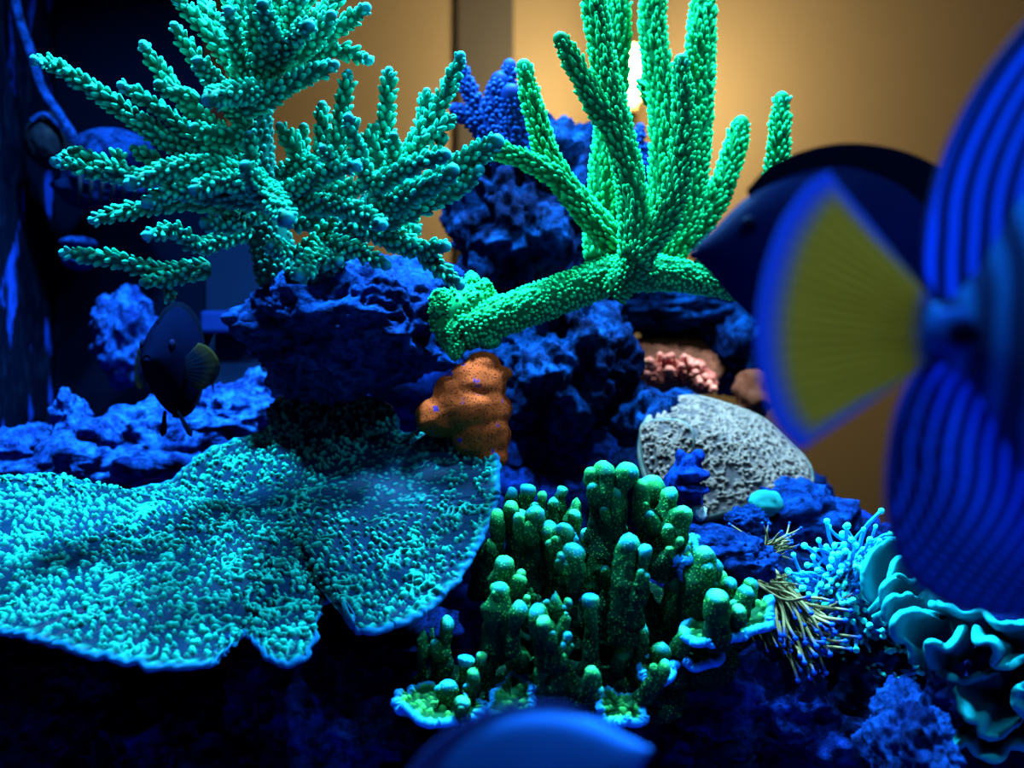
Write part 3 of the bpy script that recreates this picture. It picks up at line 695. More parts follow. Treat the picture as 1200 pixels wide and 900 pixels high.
FING = [  # list of (tip x, tip y, base x, base y, tip radius, base radius, depth offset), grouped into one finger each
 [(600, 580, 602, 640, 8, 9, .05)], [(617, 578, 618, 640, 9, 10, .05)], [(636, 584, 636, 640, 8, 9, .045)], [(648, 590, 647, 640, 7, 9, .04)], [(656, 576, 656, 640, 6, 8, .06)],
 [(675, 592, 673, 650, 8, 9, .05)], [(672, 605, 672, 655, 7, 9, .03)],
 [(600, 600, 604, 650, 11, 11, .03), (610, 606, 606, 655, 8, 9, .03)], [(583, 607, 582, 670, 10, 11, .03)], [(577, 640, 570, 690, 8, 9, .03)], [(563, 630, 560, 690, 8, 10, .05)],
 [(628, 606, 622, 680, 12, 15, .0), (609, 612, 618, 670, 10, 12, .0)], [(644, 620, 648, 690, 9, 11, .0), (660, 624, 652, 690, 10, 11, -.005)],
 [(673, 632, 668, 690, 7, 9, .01)], [(671, 650, 664, 720, 12, 13, -.01), (660, 655, 662, 700, 8, 10, -.01)], [(688, 626, 687, 690, 6, 8, .02)],
 [(590, 666, 594, 730, 13, 14, -.01), (611, 676, 600, 730, 8, 10, -.01)], [(585, 694, 580, 760, 11, 13, -.02)], [(609, 712, 600, 755, 7, 10, -.03), (590, 725, 590, 760, 8, 10, -.02)],
 [(632, 722, 645, 770, 13, 13, -.03), (640, 732, 648, 770, 8, 10, -.04)], [(651, 702, 647, 760, 8, 10, -.02)], [(664, 706, 660, 740, 5, 6, -.02)], [(660, 726, 650, 770, 8, 10, -.03)],
 [(692, 706, 690, 780, 8, 11, -.03)], [(665, 748, 652, 800, 7, 11, -.04), (662, 758, 656, 800, 7, 8, -.04)], [(622, 694, 622, 730, 5, 6, -.01)], [(618, 702, 620, 730, 4, 5, -.02)],
 [(707, 552, 706, 640, 11, 17, .0), (693, 556, 705, 625, 8, 12, .0), (734, 553, 716, 625, 10, 12, .0), (722, 580, 712, 640, 10, 14, .0)],
 [(765, 568, 757, 660, 10, 15, .01), (752, 570, 755, 650, 8, 12, .0)], [(787, 584, 765, 660, 12, 14, .0)], [(798, 606, 772, 665, 12, 14, -.005)], [(795, 636, 770, 668, 7, 10, -.01)],
 [(736, 640, 728, 740, 14, 17, -.02), (755, 648, 738, 720, 9, 12, -.025)], [(727, 618, 722, 680, 7, 10, .02)], [(718, 655, 708, 740, 9, 14, .0)], [(700, 640, 698, 760, 13, 20, .02)],
 [(825, 658, 808, 730, 16, 15, -.01), (838, 664, 815, 720, 8, 12, -.01)], [(842, 678, 830, 730, 9, 10, .0)], [(855, 686, 845, 735, 8, 10, -.01)], [(880, 686, 862, 720, 7, 8, .0)], [(872, 700, 858, 740, 12, 12, -.015)],
 [(840, 708, 838, 750, 14, 13, -.03)], [(866, 716, 860, 745, 6, 8, -.03)], [(790, 690, 780, 760, 12, 14, .0)],
 [(496, 744, 498, 800, 6, 8, -.01)], [(506, 742, 506, 800, 5, 7, -.01)], [(523, 732, 518, 810, 10, 13, -.01)], [(546, 776, 540, 830, 6, 9, -.02)], [(556, 790, 550, 830, 5, 7, -.03)], [(566, 770, 558, 830, 5, 8, -.02)],
 [(526, 806, 518, 840, 8, 10, -.03)], [(542, 826, 540, 845, 6, 7, -.045)], [(695, 790, 680, 835, 9, 10, -.045), (700, 808, 690, 835, 5, 7, -.045)], [(776, 782, 755, 810, 9, 10, -.04)], [(775, 758, 770, 800, 6, 10, -.02)], [(755, 740, 750, 790, 8, 12, -.02)],
 [(730, 770, 720, 810, 8, 12, -.01)], [(800, 745, 790, 790, 9, 12, -.02)], [(640, 790, 636, 830, 9, 12, -.02)], [(610, 770, 604, 830, 10, 13, -.01)], [(575, 760, 572, 830, 9, 13, .0)],
]
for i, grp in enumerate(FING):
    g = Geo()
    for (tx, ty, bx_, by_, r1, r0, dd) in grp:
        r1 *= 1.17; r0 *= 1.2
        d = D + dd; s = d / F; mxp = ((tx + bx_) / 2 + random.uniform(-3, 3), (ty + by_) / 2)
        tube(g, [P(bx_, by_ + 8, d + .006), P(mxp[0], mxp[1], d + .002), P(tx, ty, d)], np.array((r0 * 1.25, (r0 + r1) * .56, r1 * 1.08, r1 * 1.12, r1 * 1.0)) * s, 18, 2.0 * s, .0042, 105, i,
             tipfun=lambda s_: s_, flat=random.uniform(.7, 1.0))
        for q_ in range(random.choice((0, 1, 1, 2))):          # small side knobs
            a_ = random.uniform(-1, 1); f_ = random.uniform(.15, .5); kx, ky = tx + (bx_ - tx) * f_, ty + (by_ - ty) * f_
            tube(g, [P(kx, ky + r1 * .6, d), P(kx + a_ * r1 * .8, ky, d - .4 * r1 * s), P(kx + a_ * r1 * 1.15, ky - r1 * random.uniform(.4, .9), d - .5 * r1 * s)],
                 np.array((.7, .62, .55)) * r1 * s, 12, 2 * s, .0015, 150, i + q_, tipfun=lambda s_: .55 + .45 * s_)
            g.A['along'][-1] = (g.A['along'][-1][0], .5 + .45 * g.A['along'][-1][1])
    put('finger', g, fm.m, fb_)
g = Geo()
for k, (px, py, rx, ry, rd, dd) in enumerate([(640, 745, 75, 62, .03, .04), (735, 745, 70, 70, .03, .035), (815, 765, 50, 40, .022, .02), (545, 815, 60, 35, .02, .01), (640, 815, 80, 40, .02, .0), (740, 815, 60, 38, .02, .0)]):
    blob(g, P(px, py, D + dd), (S(rx, D), rd, S(ry, D)), 5, .2, 2, k, .12, 6, along=.1)
put('basal_mass', g, fm.m, fb_)
# frilled ledges
lm = NT('ledge_coral', .5, .3); sp = lm.ramp(lm.voro(420), [(.15, 1.0), (.42, 0.0)])
c = lm.mix(lm.attr('bump'), (.004, .06, .02), (.07, .55, .11)); c = lm.mix(lm.attr('tip'), c, (.012, .22, .60)); lm.color(c)
def frill(Pw, t, th):
    f1, _ = worley(Pw / .0042, 3); b = sstep(.55, .15, f1) * (.4 + .6 * sstep(-.2, .4, vnoise(Pw / .01, 2)))
    rr = sstep(.8, 1, t); rib = np.abs(np.sin(th * math.pi * 44 + 3 * vnoise(Pw * 200, 3))); b2 = np.clip(b + rr * rib * .7, 0, 1)
    return .0026 * b * (1 - rr) + rr * .0012 * rib, b2, sstep(.86, .99, t) * .8
for (rim, cen) in [
    ([(460, 820, .425), (468, 832, .420), (500, 839, .415), (535, 842, .415), (560, 836, .42), (566, 825, .43), (550, 815, .445), (510, 808, .45), (475, 810, .44)], (512, 822, .432)),
    ([(580, 815, .43), (582, 832, .425), (594, 843, .42), (612, 838, .42), (622, 815, .43), (615, 800, .44), (600, 794, .445), (586, 800, .44)], (600, 816, .43)),
    ([(702, 828, .42), (712, 842, .415), (735, 843, .415), (752, 833, .42), (748, 818, .435), (728, 812, .44), (706, 815, .435)], (727, 826, .428)),
    ([(806, 742, .435), (828, 754, .43), (856, 748, .43), (885, 742, .432), (904, 724, .44), (900, 706, .455), (870, 702, .47), (835, 715, .46), (810, 728, .45)], (858, 727, .45)),
    ([(755, 790, .43), (768, 798, .425), (785, 788, .43), (786, 772, .44), (770, 765, .45), (755, 775, .445)], (770, 782, .436)),
    ([(800, 770, .44), (815, 778, .435), (838, 766, .44), (832, 750, .455), (808, 755, .455)], (818, 764, .445)),
    ([(780, 655, .46), (785, 650, .45), (806, 650, .45), (812, 640, .46), (808, 628, .475), (790, 630, .48)], (797, 640, .463))]:
    put('frilled_ledge', plate(rim, cen, 300, 60, .0015, .0028, frill, ruffle=.0022), lm.m, fb_)
# ------------------------------------------------------------------ fish
def spl(xs, ys, x): # smooth 1-D interpolation
    c = catmull(np.stack((xs, ys), 1), 200); return np.interp(x, c[:, 0], c[:, 1])
def fish_body(prof, sc_):
    """prof rows: x, top z, bottom z, half width (pixels, x forward)"""
    pr = np.array(prof, float); n = 72; seg = 36
    x = pr[0, 0] + (pr[-1, 0] - pr[0, 0]) * (1 - np.cos(np.linspace(0, math.pi, n))) / 2
    zt, zb, w_ = (spl(pr[:, 0], pr[:, j], x) for j in (1, 2, 3))
    a = np.arange(seg) / seg * 2 * math.pi; ca, sa = np.cos(a), np.sin(a)
    cz = (zt + zb) / 2; hz = (zt - zb) / 2
    yy = w_[:, None] * np.sign(ca) * np.abs(ca) ** 1.25; zz = cz[:, None] + hz[:, None] * sa
    V = np.stack((np.repeat(x[:, None], seg, 1), yy, zz), -1).reshape(-1, 3) * sc_
    g = Geo(); j = np.arange(seg); nv = n * seg
    V = np.vstack((V, (x[0] * sc_, 0, cz[0] * sc_), (x[-1] * sc_, 0, cz[-1] * sc_)))
    T = np.vstack((np.stack(((j + 1) % seg, j, np.full(seg, nv)), 1), np.stack(((n - 1) * seg + j, (n - 1) * seg + (j + 1) % seg, np.full(seg, nv + 1)), 1)))
    u = np.concatenate((np.repeat((x - x[0]) / (x[-1] - x[0]), seg), [0, 1]))
    v = np.concatenate((np.tile(.5 + .5 * sa, n), [.5, .5]))
    g.add(V, grid_quads(n, seg)[:, ::-1], T, u=u, v=v); return g
def fin_geo(base, edge, sc_, th=2.2, nu=70, nv=28, curl=0.0, rays=0, wfun=None):
    """thin lens-shaped fin between a base line and an outer edge (2-D pixel points in the fish's x, z plane)"""
    B = catmull(base, nu); E = catmull(edge, nu)
    u = np.linspace(0, 1, nu); v = np.linspace(0, 1, nv)
    Pg = B[:, None] + (E - B)[:, None] * v[None, :, None]
    t = th * (1 - v ** 1.5 * .75)[None] * np.sqrt(np.clip(np.sin(math.pi * np.clip(u, .02, .98)), .05, 1))[:, None]
    if rays: t = t * (1 + .35 * np.sin(u * math.pi * 2 * rays))[:, None]
    off = curl * (v ** 2)[None] * np.sin(u * 5)[:, None]
    W_ = np.zeros(nu * nv) if wfun is None else wfun(Pg[..., 0].ravel(), Pg[..., 1].ravel())
    g = Geo(); U_ = np.repeat(u, nv); V_ = np.tile(v, nu)
    for sgn in (1, -1):
        W = np.stack((Pg[..., 0], off + sgn * t, Pg[..., 1]), -1).reshape(-1, 3) * sc_
        q = grid_quads(nu, nv, False); g.add(W, q if sgn > 0 else q[:, ::-1], None, u=U_, v=V_, w=W_)
    # close the outline
    ring = np.concatenate((np.arange(nv), np.arange(1, nu) * nv + nv - 1, (nu - 1) * nv + np.arange(nv - 2, -1, -1), np.arange(nu - 2, 0, -1) * nv))
    r2 = np.roll(ring, -1); m = nu * nv
    g.Q.append(np.stack((ring, ring + m, r2 + m, r2), 1)); return g
def put_local(name, g, mat, parent, loc=(0, 0, 0), rot=(0, 0, 0)):
    o = link(name, g.mesh(name, mat), parent, loc); o.rotation_euler = rot; return o
def eye(parent, x, z, y, r, sc_):
    for sg in (-1, 1):
        g = Geo(); blob(g, (x * sc_, sg * y * sc_, z * sc_), (r * sc_, r * .45 * sc_, r * sc_), 3, 0, 1, 0, 0)
        e = put_local('eye', g, M['eye_ring'], parent)
        g = Geo(); blob(g, (x * sc_, sg * (y + r * .25) * sc_, z * sc_), (r * .55 * sc_, r * .32 * sc_, r * .55 * sc_), 3, 0, 1, 0, 0)
        put_local('pupil', g, M['pupil'], e)
def mouth(parent, x, z, sc_, mat):
    g = Geo(); tube(g, np.array([(x - 10, 0, z + 2), (x + 6, 0, z), (x + 14, 0, z - 1)]) * sc_, np.array((14, 11, 7)) * sc_, 12)
    put_local('mouth', g, mat, parent)
M['eye_ring'] = plain('eye_ring', (.001, .003, .018), .5, .1); M['pupil'] = plain('pupil', (.0006, .001, .004), .5, .1, 0)

def stripe_mat(name, base, stripe, freq, use='u', wob=.06, nsc=30, edgecol=None, transl=.45, dots=False, lo=.46, hi=.70):
    n = NT(name, .5, .25)
    x = n.attr(use); nz = n.noise(nsc, 2, .5)
    x = n.math('ADD', x, n.math('MULTIPLY', n.math('SUBTRACT', nz, .5), wob))
    sn = n.math('ADD', n.math('MULTIPLY', n.math('SINE', n.math('MULTIPLY', x, freq * 2 * math.pi)), .5), .5)
    if dots:
        dn = n.math('ADD', n.math('MULTIPLY', n.math('SINE', n.math('MULTIPLY', n.attr('v'), 2 * math.pi * 17)), .35), .65)
        sn = n.mix(n.ramp(n.attr('v'), [(.25, 0.0), (.7, 1.0)]), sn, n.math('MULTIPLY', sn, dn))
    f = n.ramp(sn, [(lo, 0.0), (hi, 1.0)])
    c = n.mix(f, base, stripe)
    if edgecol: c = n.mix(n.ramp(n.attr('v'), [(.90, 0.0), (.97, 1.0)]), c, edgecol)
    n.color(c)
    if transl: n.translucent(c, transl)
    return n.m
# --- sailfin tang close to the front glass
DS = .20; s = DS / F; X0, Y0 = 1085, 388
def L2(pts): return [(x - X0, Y0 - y) for x, y in pts]
sf = thing('sailfin_tang', 'large sailfin tang with electric-blue stripes, spread fins and a yellow fan tail', 'fish', P(X0, Y0, DS), (0, 0, R(4)))
bd = stripe_mat('sailfin_body', (.012, .045, .20), (.012, .18, .75), 17, 'u', .12, 26, None, 0)
prof = [(-6, 30, -30, 6), (25, 36, -42, 12), (65, 78, -80, 20), (115, 160, -165, 34), (180, 210, -215, 50), (270, 250, -250, 62), (370, 245, -240, 66), (470, 190, -185, 58), (560, 105, -95, 42), (625, 35, -35, 22), (645, 8, -10, 8)]
prof = [prof[0]] + prof[1:]
put_local('body', fish_body(prof, s), bd, sf)
tm = NT('sailfin_tail', .55, .2)
rays = tm.math('ADD', tm.math('MULTIPLY', tm.math('SINE', tm.math('MULTIPLY', tm.attr('u'), 110.)), .5), .5)
c = tm.mix(tm.math('MULTIPLY', rays, .5), (.46, .27, .06), (.21, .13, .03))
ed = tm.ramp(tm.attr('v'), [(.80, 0.0), (.95, 1.0)])
us = tm.math('ABSOLUTE', tm.math('SUBTRACT', tm.attr('u'), .5))
ed2 = tm.math('MULTIPLY', tm.ramp(us, [(.44, 0.0), (.5, 1.0)]), tm.ramp(tm.attr('v'), [(.15, .3), (.5, 1.0)])); ed = tm.math('MAXIMUM', ed, ed2)
bs = tm.ramp(tm.attr('v'), [(.0, 1.0), (.13, 0.0)])
c = tm.mix(ed, c, (.04, .11, .50)); c = tm.mix(bs, c, (.01, .10, .50)); tm.color(c); tm.translucent(c, .5)
put_local('tail_fin', fin_geo(L2([(1092, 352), (1088, 388), (1092, 424)]), L2([(968, 203), (940, 222), (908, 272), (888, 340), (882, 400), (888, 452), (905, 498), (934, 527)]), s, 4, 90, 40, 3, 22), tm.m, sf)
def w_dorsal(x, z):
    e = catmull(L2([(1086, 400), (1084, 318), (1086, 280), (1092, 225), (1112, 165), (1150, 95), (1205, 25), (1280, -50), (1400, -130)]), 80)
    return (x - np.interp(z, e[:, 1], e[:, 0])) / 25.
def w_anal(x, z):
    e = catmull(L2([(1078, 428), (1058, 455), (1042, 500), (1034, 560), (1034, 760)]), 80)[::-1]
    return (x - np.interp(z, e[:, 1], e[:, 0]) + .0045 * np.clip(Y0 - z - 545, 0, 90) ** 2 + .8 * np.clip(Y0 - z - 635, 0, 300)) / 23.
dm = stripe_mat('sailfin_dorsal', (.010, .018, .075), (.008, .17, .85), 1, 'w', .22, 18, (.03, .04, .16), .45)
top_b = [(x, spl(np.array(prof)[:, 0], np.array(prof)[:, 1], x) - 8) for x in (18, 60, 110, 180, 260, 350, 430, 490)]
put_local('dorsal_fin', fin_geo(top_b, L2([(1084, 318), (1082, 285), (1092, 225), (1112, 165), (1150, 95), (1205, 25), (1280, -50), (1370, -90), (1460, -60), (1530, 30), (1575, 130), (1590, 200)]), s, 5, 160, 60, 4, 0, w_dorsal), dm, sf)
am = stripe_mat('sailfin_anal', (.008, .016, .10), (.008, .15, .78), 1, 'w', .4, 22, (.03, .03, .20), .45, True)
bot_b = [(x, spl(np.array(prof)[:, 0], np.array(prof)[:, 2], x) + 8) for x in (14, 60, 110, 180, 260, 350, 400)]
put_local('anal_fin', fin_geo(bot_b, L2([(1078, 428), (1058, 455), (1042, 500), (1034, 560), (1036, 610), (1048, 655), (1075, 690), (1115, 712), (1180, 724), (1280, 722), (1380, 700), (1450, 660)]), s, 5, 160, 60, -4, 0, w_anal), am, sf)
sm_ = NT('spine_patch', .45, .3); sm_.color(sm_.mix(sm_.ramp(sm_.attr('u'), [(.40, 0.0), (.75, 1.0)]), (.001, .004, .05), (.008, .10, .60)))
g = Geo(); U_, Fc = ico(4); rad_ = np.sqrt(U_[:, 0] ** 2 + U_[:, 2] ** 2)
g.add(U_ * np.array((40, 10, 30)) * s + np.array((38, -8, -2)) * s, None, Fc, u=rad_)
put_local('tail_spine_socket', g, sm_.m, sf)
g = Geo(); tube(g, np.array([(22, -17, -3), (40, -19, -3), (58, -18, -3)]) * s, np.array((3, 5, 2)) * s, 10); put_local('tail_spine', g, M['pupil'], sf)
eye(sf, 560, 45, 40, 17, s); mouth(sf, 640, -4, s, bd)
for sg in (-1, 1):
    g = fin_geo([(0, 22), (0, 0), (2, -22)], [(-70, 50), (-95, 0), (-60, -55)], s, 2, 30, 14)
    put_local('pectoral_fin', g, tm.m, sf, (470 * s, sg * 52 * s, -40 * s), (0, 0, -sg * .5))

# --- plain tangs
def tang(name, label, loc, yaw, L, body_m, fin_m, pitch=0, pect=None, tail_m=None, fin_h=1.0, eye_z=36):
    s = L / 420.
    t = thing(name, label, 'fish', loc, (0, pitch, yaw))
    prof = [(-4, 20, -20, 5), (25, 26, -28, 10), (70, 70, -72, 22), (130, 118, -120, 38), (210, 140, -142, 48), (290, 122, -120, 48), (350, 84, -76, 40), (395, 34, -34, 24), (418, 10, -14, 10)]
    put_local('body', fish_body(prof, s), body_m, t)
    pa = np.array(prof)
    tb = [(x, spl(pa[:, 0], pa[:, 1], x) - 5) for x in (22, 80, 150, 220, 290, 345)]
    put_local('dorsal_fin', fin_geo(tb, [(8, 30 + 70 * fin_h), (40, 85 + 75 * fin_h), (120, 125 + 75 * fin_h), (220, 138 + 62 * fin_h), (310, 115 + 45 * fin_h), (352, 90 + 8 * fin_h)], s, 4, 60, 16), fin_m, t)
    bb = [(x, spl(pa[:, 0], pa[:, 2], x) + 5) for x in (22, 80, 150, 210, 250)]
    put_local('anal_fin', fin_geo(bb, [(8, -30 - 60 * fin_h), (45, -85 - 62 * fin_h), (120, -125 - 55 * fin_h), (200, -140 - 30 * fin_h), (255, -142 - 4 * fin_h)], s, 4, 60, 16), fin_m, t)
    put_local('tail_fin', fin_geo([(4, 20), (0, 0), (4, -20)], [(-78, 88), (-70, 45), (-64, 0), (-70, -45), (-78, -88)], s, 4, 40, 16, 2, 12), tail_m or fin_m, t)
    for sg in (-1, 1):
        g = fin_geo([(4, 20), (0, 0), (2, -20)], [(-40, 66), (-66, 56), (-90, 30), (-98, 2), (-88, -26), (-64, -46), (-38, -50)], s, 2, 30, 14, 3, 9)
        put_local('pectoral_fin', g, pect or fin_m, t, (296 * s, sg * 44 * s, -22 * s), (0, 0, -sg * .75))
        g = fin_geo([(-10, 0), (0, 0), (10, 0)], [(-62, -60), (-40, -70), (-16, -62)], s, 2, 16, 10)
        put_local('pelvic_fin', g, fin_m, t, (262 * s, sg * 16 * s, -126 * s), (sg * .3, 0, 0))
    eye(t, 352, eye_z, 36, 14, s); mouth(t, 408, -4, s, body_m)
    return t
black_b = plain('black_scales', (.001, .004, .030), .55, .12, .4, 40)
black_f = plain('black_fin', (.001, .002, .006), .7, 0, .3, 40)
pectm = NT('dusky_pectoral', .5, .2); c = pectm.mix(pectm.ramp(pectm.attr('v'), [(.5, 0.0), (.95, 1.0)]), (.001, .003, .010), (.02, .015, .005)); pectm.color(c)
trs = pectm.t.nodes.new('ShaderNodeBsdfTransparent'); mxs = pectm.t.nodes.new('ShaderNodeMixShader'); mxs.inputs[0].default_value = .35
pectm.lk(pectm.b.outputs[0], mxs.inputs[1]); pectm.lk(trs.outputs[0], mxs.inputs[2]); pectm.lk(mxs.outputs[0], pectm.out.inputs[0])
DT = .30
t = tang('black_tang', 'velvety black-blue tang facing the green coral behind the sailfin tang', P(1150, 318, DT), R(180), S(336, DT), black_b, black_f, R(-4), fin_h=.55)
DT = .60
t = tang('dark_tang', 'dark navy tang with dusky pectoral fins hovering over the rubble shelf', P(212, 423, .61) + np.array((.0, .05, 0)), R(-92), .098, plain('navy_scales', (.0003, .0010, .006), .8, 0, .4, 40), black_f, 0, pectm.m, None, .2)
blue_b = plain('blue_scales', (.010, .085, .42), .5, .2, .2, 50)
DB = .20
t = tang('blue_tang', 'smooth blue fish back with a low violet dorsal fin below the lobed green coral', P(470, 994, DB), R(6), S(310, DB), blue_b, plain('violet_fin', (.02, .035, .22), .6, .2, .2, 40), R(-20), fin_h=.22, eye_z=-6)

# ------------------------------------------------------------------ tentacled corals
def tentacle_mesh(name, L, r0, r1, tipr, bend, mat, k):
    g = Geo(); n = 8; u = np.linspace(0, 1, n)
    pts = np.stack((bend * L * u ** 2 + .06 * L * np.sin(u * 6 + k), .05 * L * np.sin(u * 5 + k * 2), L * u * (1 - .12 * bend * u)), 1)
    tube(g, pts, np.linspace(r0, r1, 4), 7, L / 9, tip_len=.12)
    T = pts[-1] - pts[-2]; T /= np.linalg.norm(T)
    U_, Fc = ico(3); g.add(pts[-1] + T * tipr * .4 + U_ * tipr, None, Fc, tip=1., bump=1.)
    return g.mesh(name, mat)
def tentacles(root, variants, specs):
    base = np.array(root.location)
    for i, (p, dirv, sc_, spin) in enumerate(specs):
        o = link('tentacle', variants[i % len(variants)], root); o.location = p - base
        q = Vector(dirv).to_track_quat('Z', 'Y'); o.rotation_mode = 'QUATERNION'
        o.rotation_quaternion = q @ Matrix.Rotation(spin, 3, 'Z').to_quaternion(); o.scale = (sc_,) * 3
tmat = coral_mat('torch_coral', (.012, .26, .72), (.03, .5, .65), (.06, .95, .75), .4, .1)
Dt = .50; s = Dt / F
var = [tentacle_mesh('tentacle', 46 * s, 3.0 * s, 2.2 * s, 3.9 * s, b, tmat, k) for k, b in enumerate((.1, .3, .5, -.2, .2, .4, .6, .0))]
tc = thing('torch_coral', 'blue tentacled coral with glowing turquoise bead tips beside the leafy teal coral', 'coral', P(1000, 790, .53))
sp_ = []
for (cx, cy, rx, ry, n_, dx) in [(975, 685, 36, 34, 95, -.25), (1005, 730, 34, 38, 95, -.2), (1040, 785, 32, 20, 60, .2), (1005, 655, 26, 22, 45, -.1)]:
    for k in range(n_):
        a = random.uniform(0, 2 * math.pi); rr = math.sqrt(random.random())
        px, py = cx + rx * rr * math.cos(a) * .7, cy + ry * rr * math.sin(a) * .7
        dirv = (rr * math.cos(a) * 1.0 + dx, -.55 - .5 * (1 - rr) + random.uniform(-.2, .2), -rr * math.sin(a) * .9 + .12 + random.uniform(-.2, .2))
        sp_.append((P(px, py, Dt + .012 + .012 * rr), dirv, random.uniform(.7, 1.1), random.uniform(0, 6.28)))
tentacles(tc, var, sp_)
g = Geo()
for k, (px, py, rx, ry) in enumerate([(985, 700, 34, 36), (1012, 740, 34, 36), (1042, 790, 34, 22), (1012, 665, 24, 24)]): blob(g, P(px, py, Dt + .03), (S(rx, Dt), .018, S(ry, Dt)), 4, .2, 2, k, .05, 8, bump=.2, tip=0)
put('fleshy_base', g, tmat, tc)
bmat = coral_mat('brown_tentacles', (.26, .17, .07), (.3, .22, .1), (.006, .085, .55), .45, .2)
var = [tentacle_mesh('tentacle', 92 * s, 2.5 * s, 2.0 * s, 3.2 * s, b, bmat, k) for k, b in enumerate((.15, .35, .5, .25, .1, -.15, .4, .6))]
gc_ = thing('anemone_coral', 'brown long-tentacled coral with blue bead tips streaming down beside the green fingers', 'coral', P(905, 740, .53))
sp_ = []
for k in range(190):
    u = random.random(); px, py = 876 + 38 * u + random.uniform(-10, 10), 664 + 62 * random.random() + 8 * u
    dirv = (.55 + random.uniform(-.35, .4), -.45 + random.uniform(-.25, .25), -.75 + random.uniform(-.25, .45))
    sp_.append((P(px, py, Dt + .012), dirv, random.uniform(.45, 1.05), random.uniform(0, 6.28)))
for k in range(26):
    px, py = 892 + random.uniform(-14, 14), 655 + random.uniform(-8, 10)
    sp_.append((P(px, py, Dt + .015), (random.uniform(-.2, .8), -.3, random.uniform(-.1, .7)), random.uniform(.3, .6), random.uniform(0, 6.28)))
tentacles(gc_, var, sp_)
g = Geo()
for k, (px, py, rx, ry) in enumerate([(890, 690, 26, 34), (905, 722, 28, 28)]): blob(g, P(px, py, Dt + .028), (S(rx, Dt), .016, S(ry, Dt)), 4, .2, 2, k, .06, 8, bump=.2, tip=0)
put('fleshy_base', g, bmat, gc_)

# ------------------------------------------------------------------ leafy teal coral
lfm = NT('leaf_coral', .45, .3)
c = lfm.mix(lfm.attr('tip'), (.003, .12, .15), (.008, .32, .36)); c = lfm.mix(1.0, c, lfm.ramp(lfm.noise(60, 4), [(.3, .6), (.7, 1.0)]), 'MULTIPLY'); lfm.color(c); lfm.bump(lfm.noise(700, 3), .3, .0006)
def leaf(rim, anchor, th=.0024, bulge=-.004, n=90, m=22):
    """curled sheet running from an anchor line out to a thick rounded rim"""
    Rm = catmull([P(*r) for r in rim], n); An = catmull([P(*a) for a in anchor], n)
    v = np.linspace(0, 1, m)[None, :, None]
    S_ = An[:, None] * (1 - v) + Rm[:, None] * v
    S_[..., 1] += bulge * np.sin(v[..., 0] * math.pi) ; S_[..., 2] -= bulge * .7 * np.sin(v[..., 0] * math.pi)
    du = np.gradient(S_, axis=0); dv = np.gradient(S_, axis=1); N = np.cross(du, dv); N /= np.linalg.norm(N, axis=2)[..., None] + 1e-9
    thv = th * (.7 + .55 * sstep(.7, .92, v[..., 0]))[..., None]
    c = S_ + 0; out = dv[:, -1] / (np.linalg.norm(dv[:, -1], axis=1)[:, None] + 1e-9)
    rows = [S_[:, j] + N[:, j] * thv[:, j] * .5 for j in range(m)]
    for a in np.linspace(0, math.pi, 7)[1:-1]:
        rows.append(S_[:, -1] + N[:, -1] * thv[:, -1] * .5 * math.cos(a) + out * thv[:, -1] * .5 * math.sin(a))
    rows += [S_[:, j] - N[:, j] * thv[:, j] * .5 for j in range(m - 1, -1, -1)]
    A = np.stack(rows, 0); k = len(rows)
    vv = np.concatenate((np.linspace(0, 1, m), np.ones(5), np.linspace(1, 0, m)))
    g = Geo(); q = grid_quads(k, n, False)
    V = A.reshape(-1, 3); V = V + (fbm(V * 110, 3, 4) * .0016)[:, None]
    g.add(V, q, None, tip=np.repeat(sstep(.72, 1, vv), n)); 
    # close the two ends
    for e in (0, n - 1):
        half = k // 2
        for j in range(half): 
            a, b, c2, d2 = j * n + e, (j + 1) * n + e, (k - 2 - j) * n + e, (k - 1 - j) * n + e
            if k - 2 - j > j + 1: g.Q.append(np.array([[a, b, c2, d2]]))
    return g
lc = thing('leafy_coral', 'teal leaf coral of folded thick-rimmed ruffles under the sailfin tang', 'coral', P(1140, 860, .48))
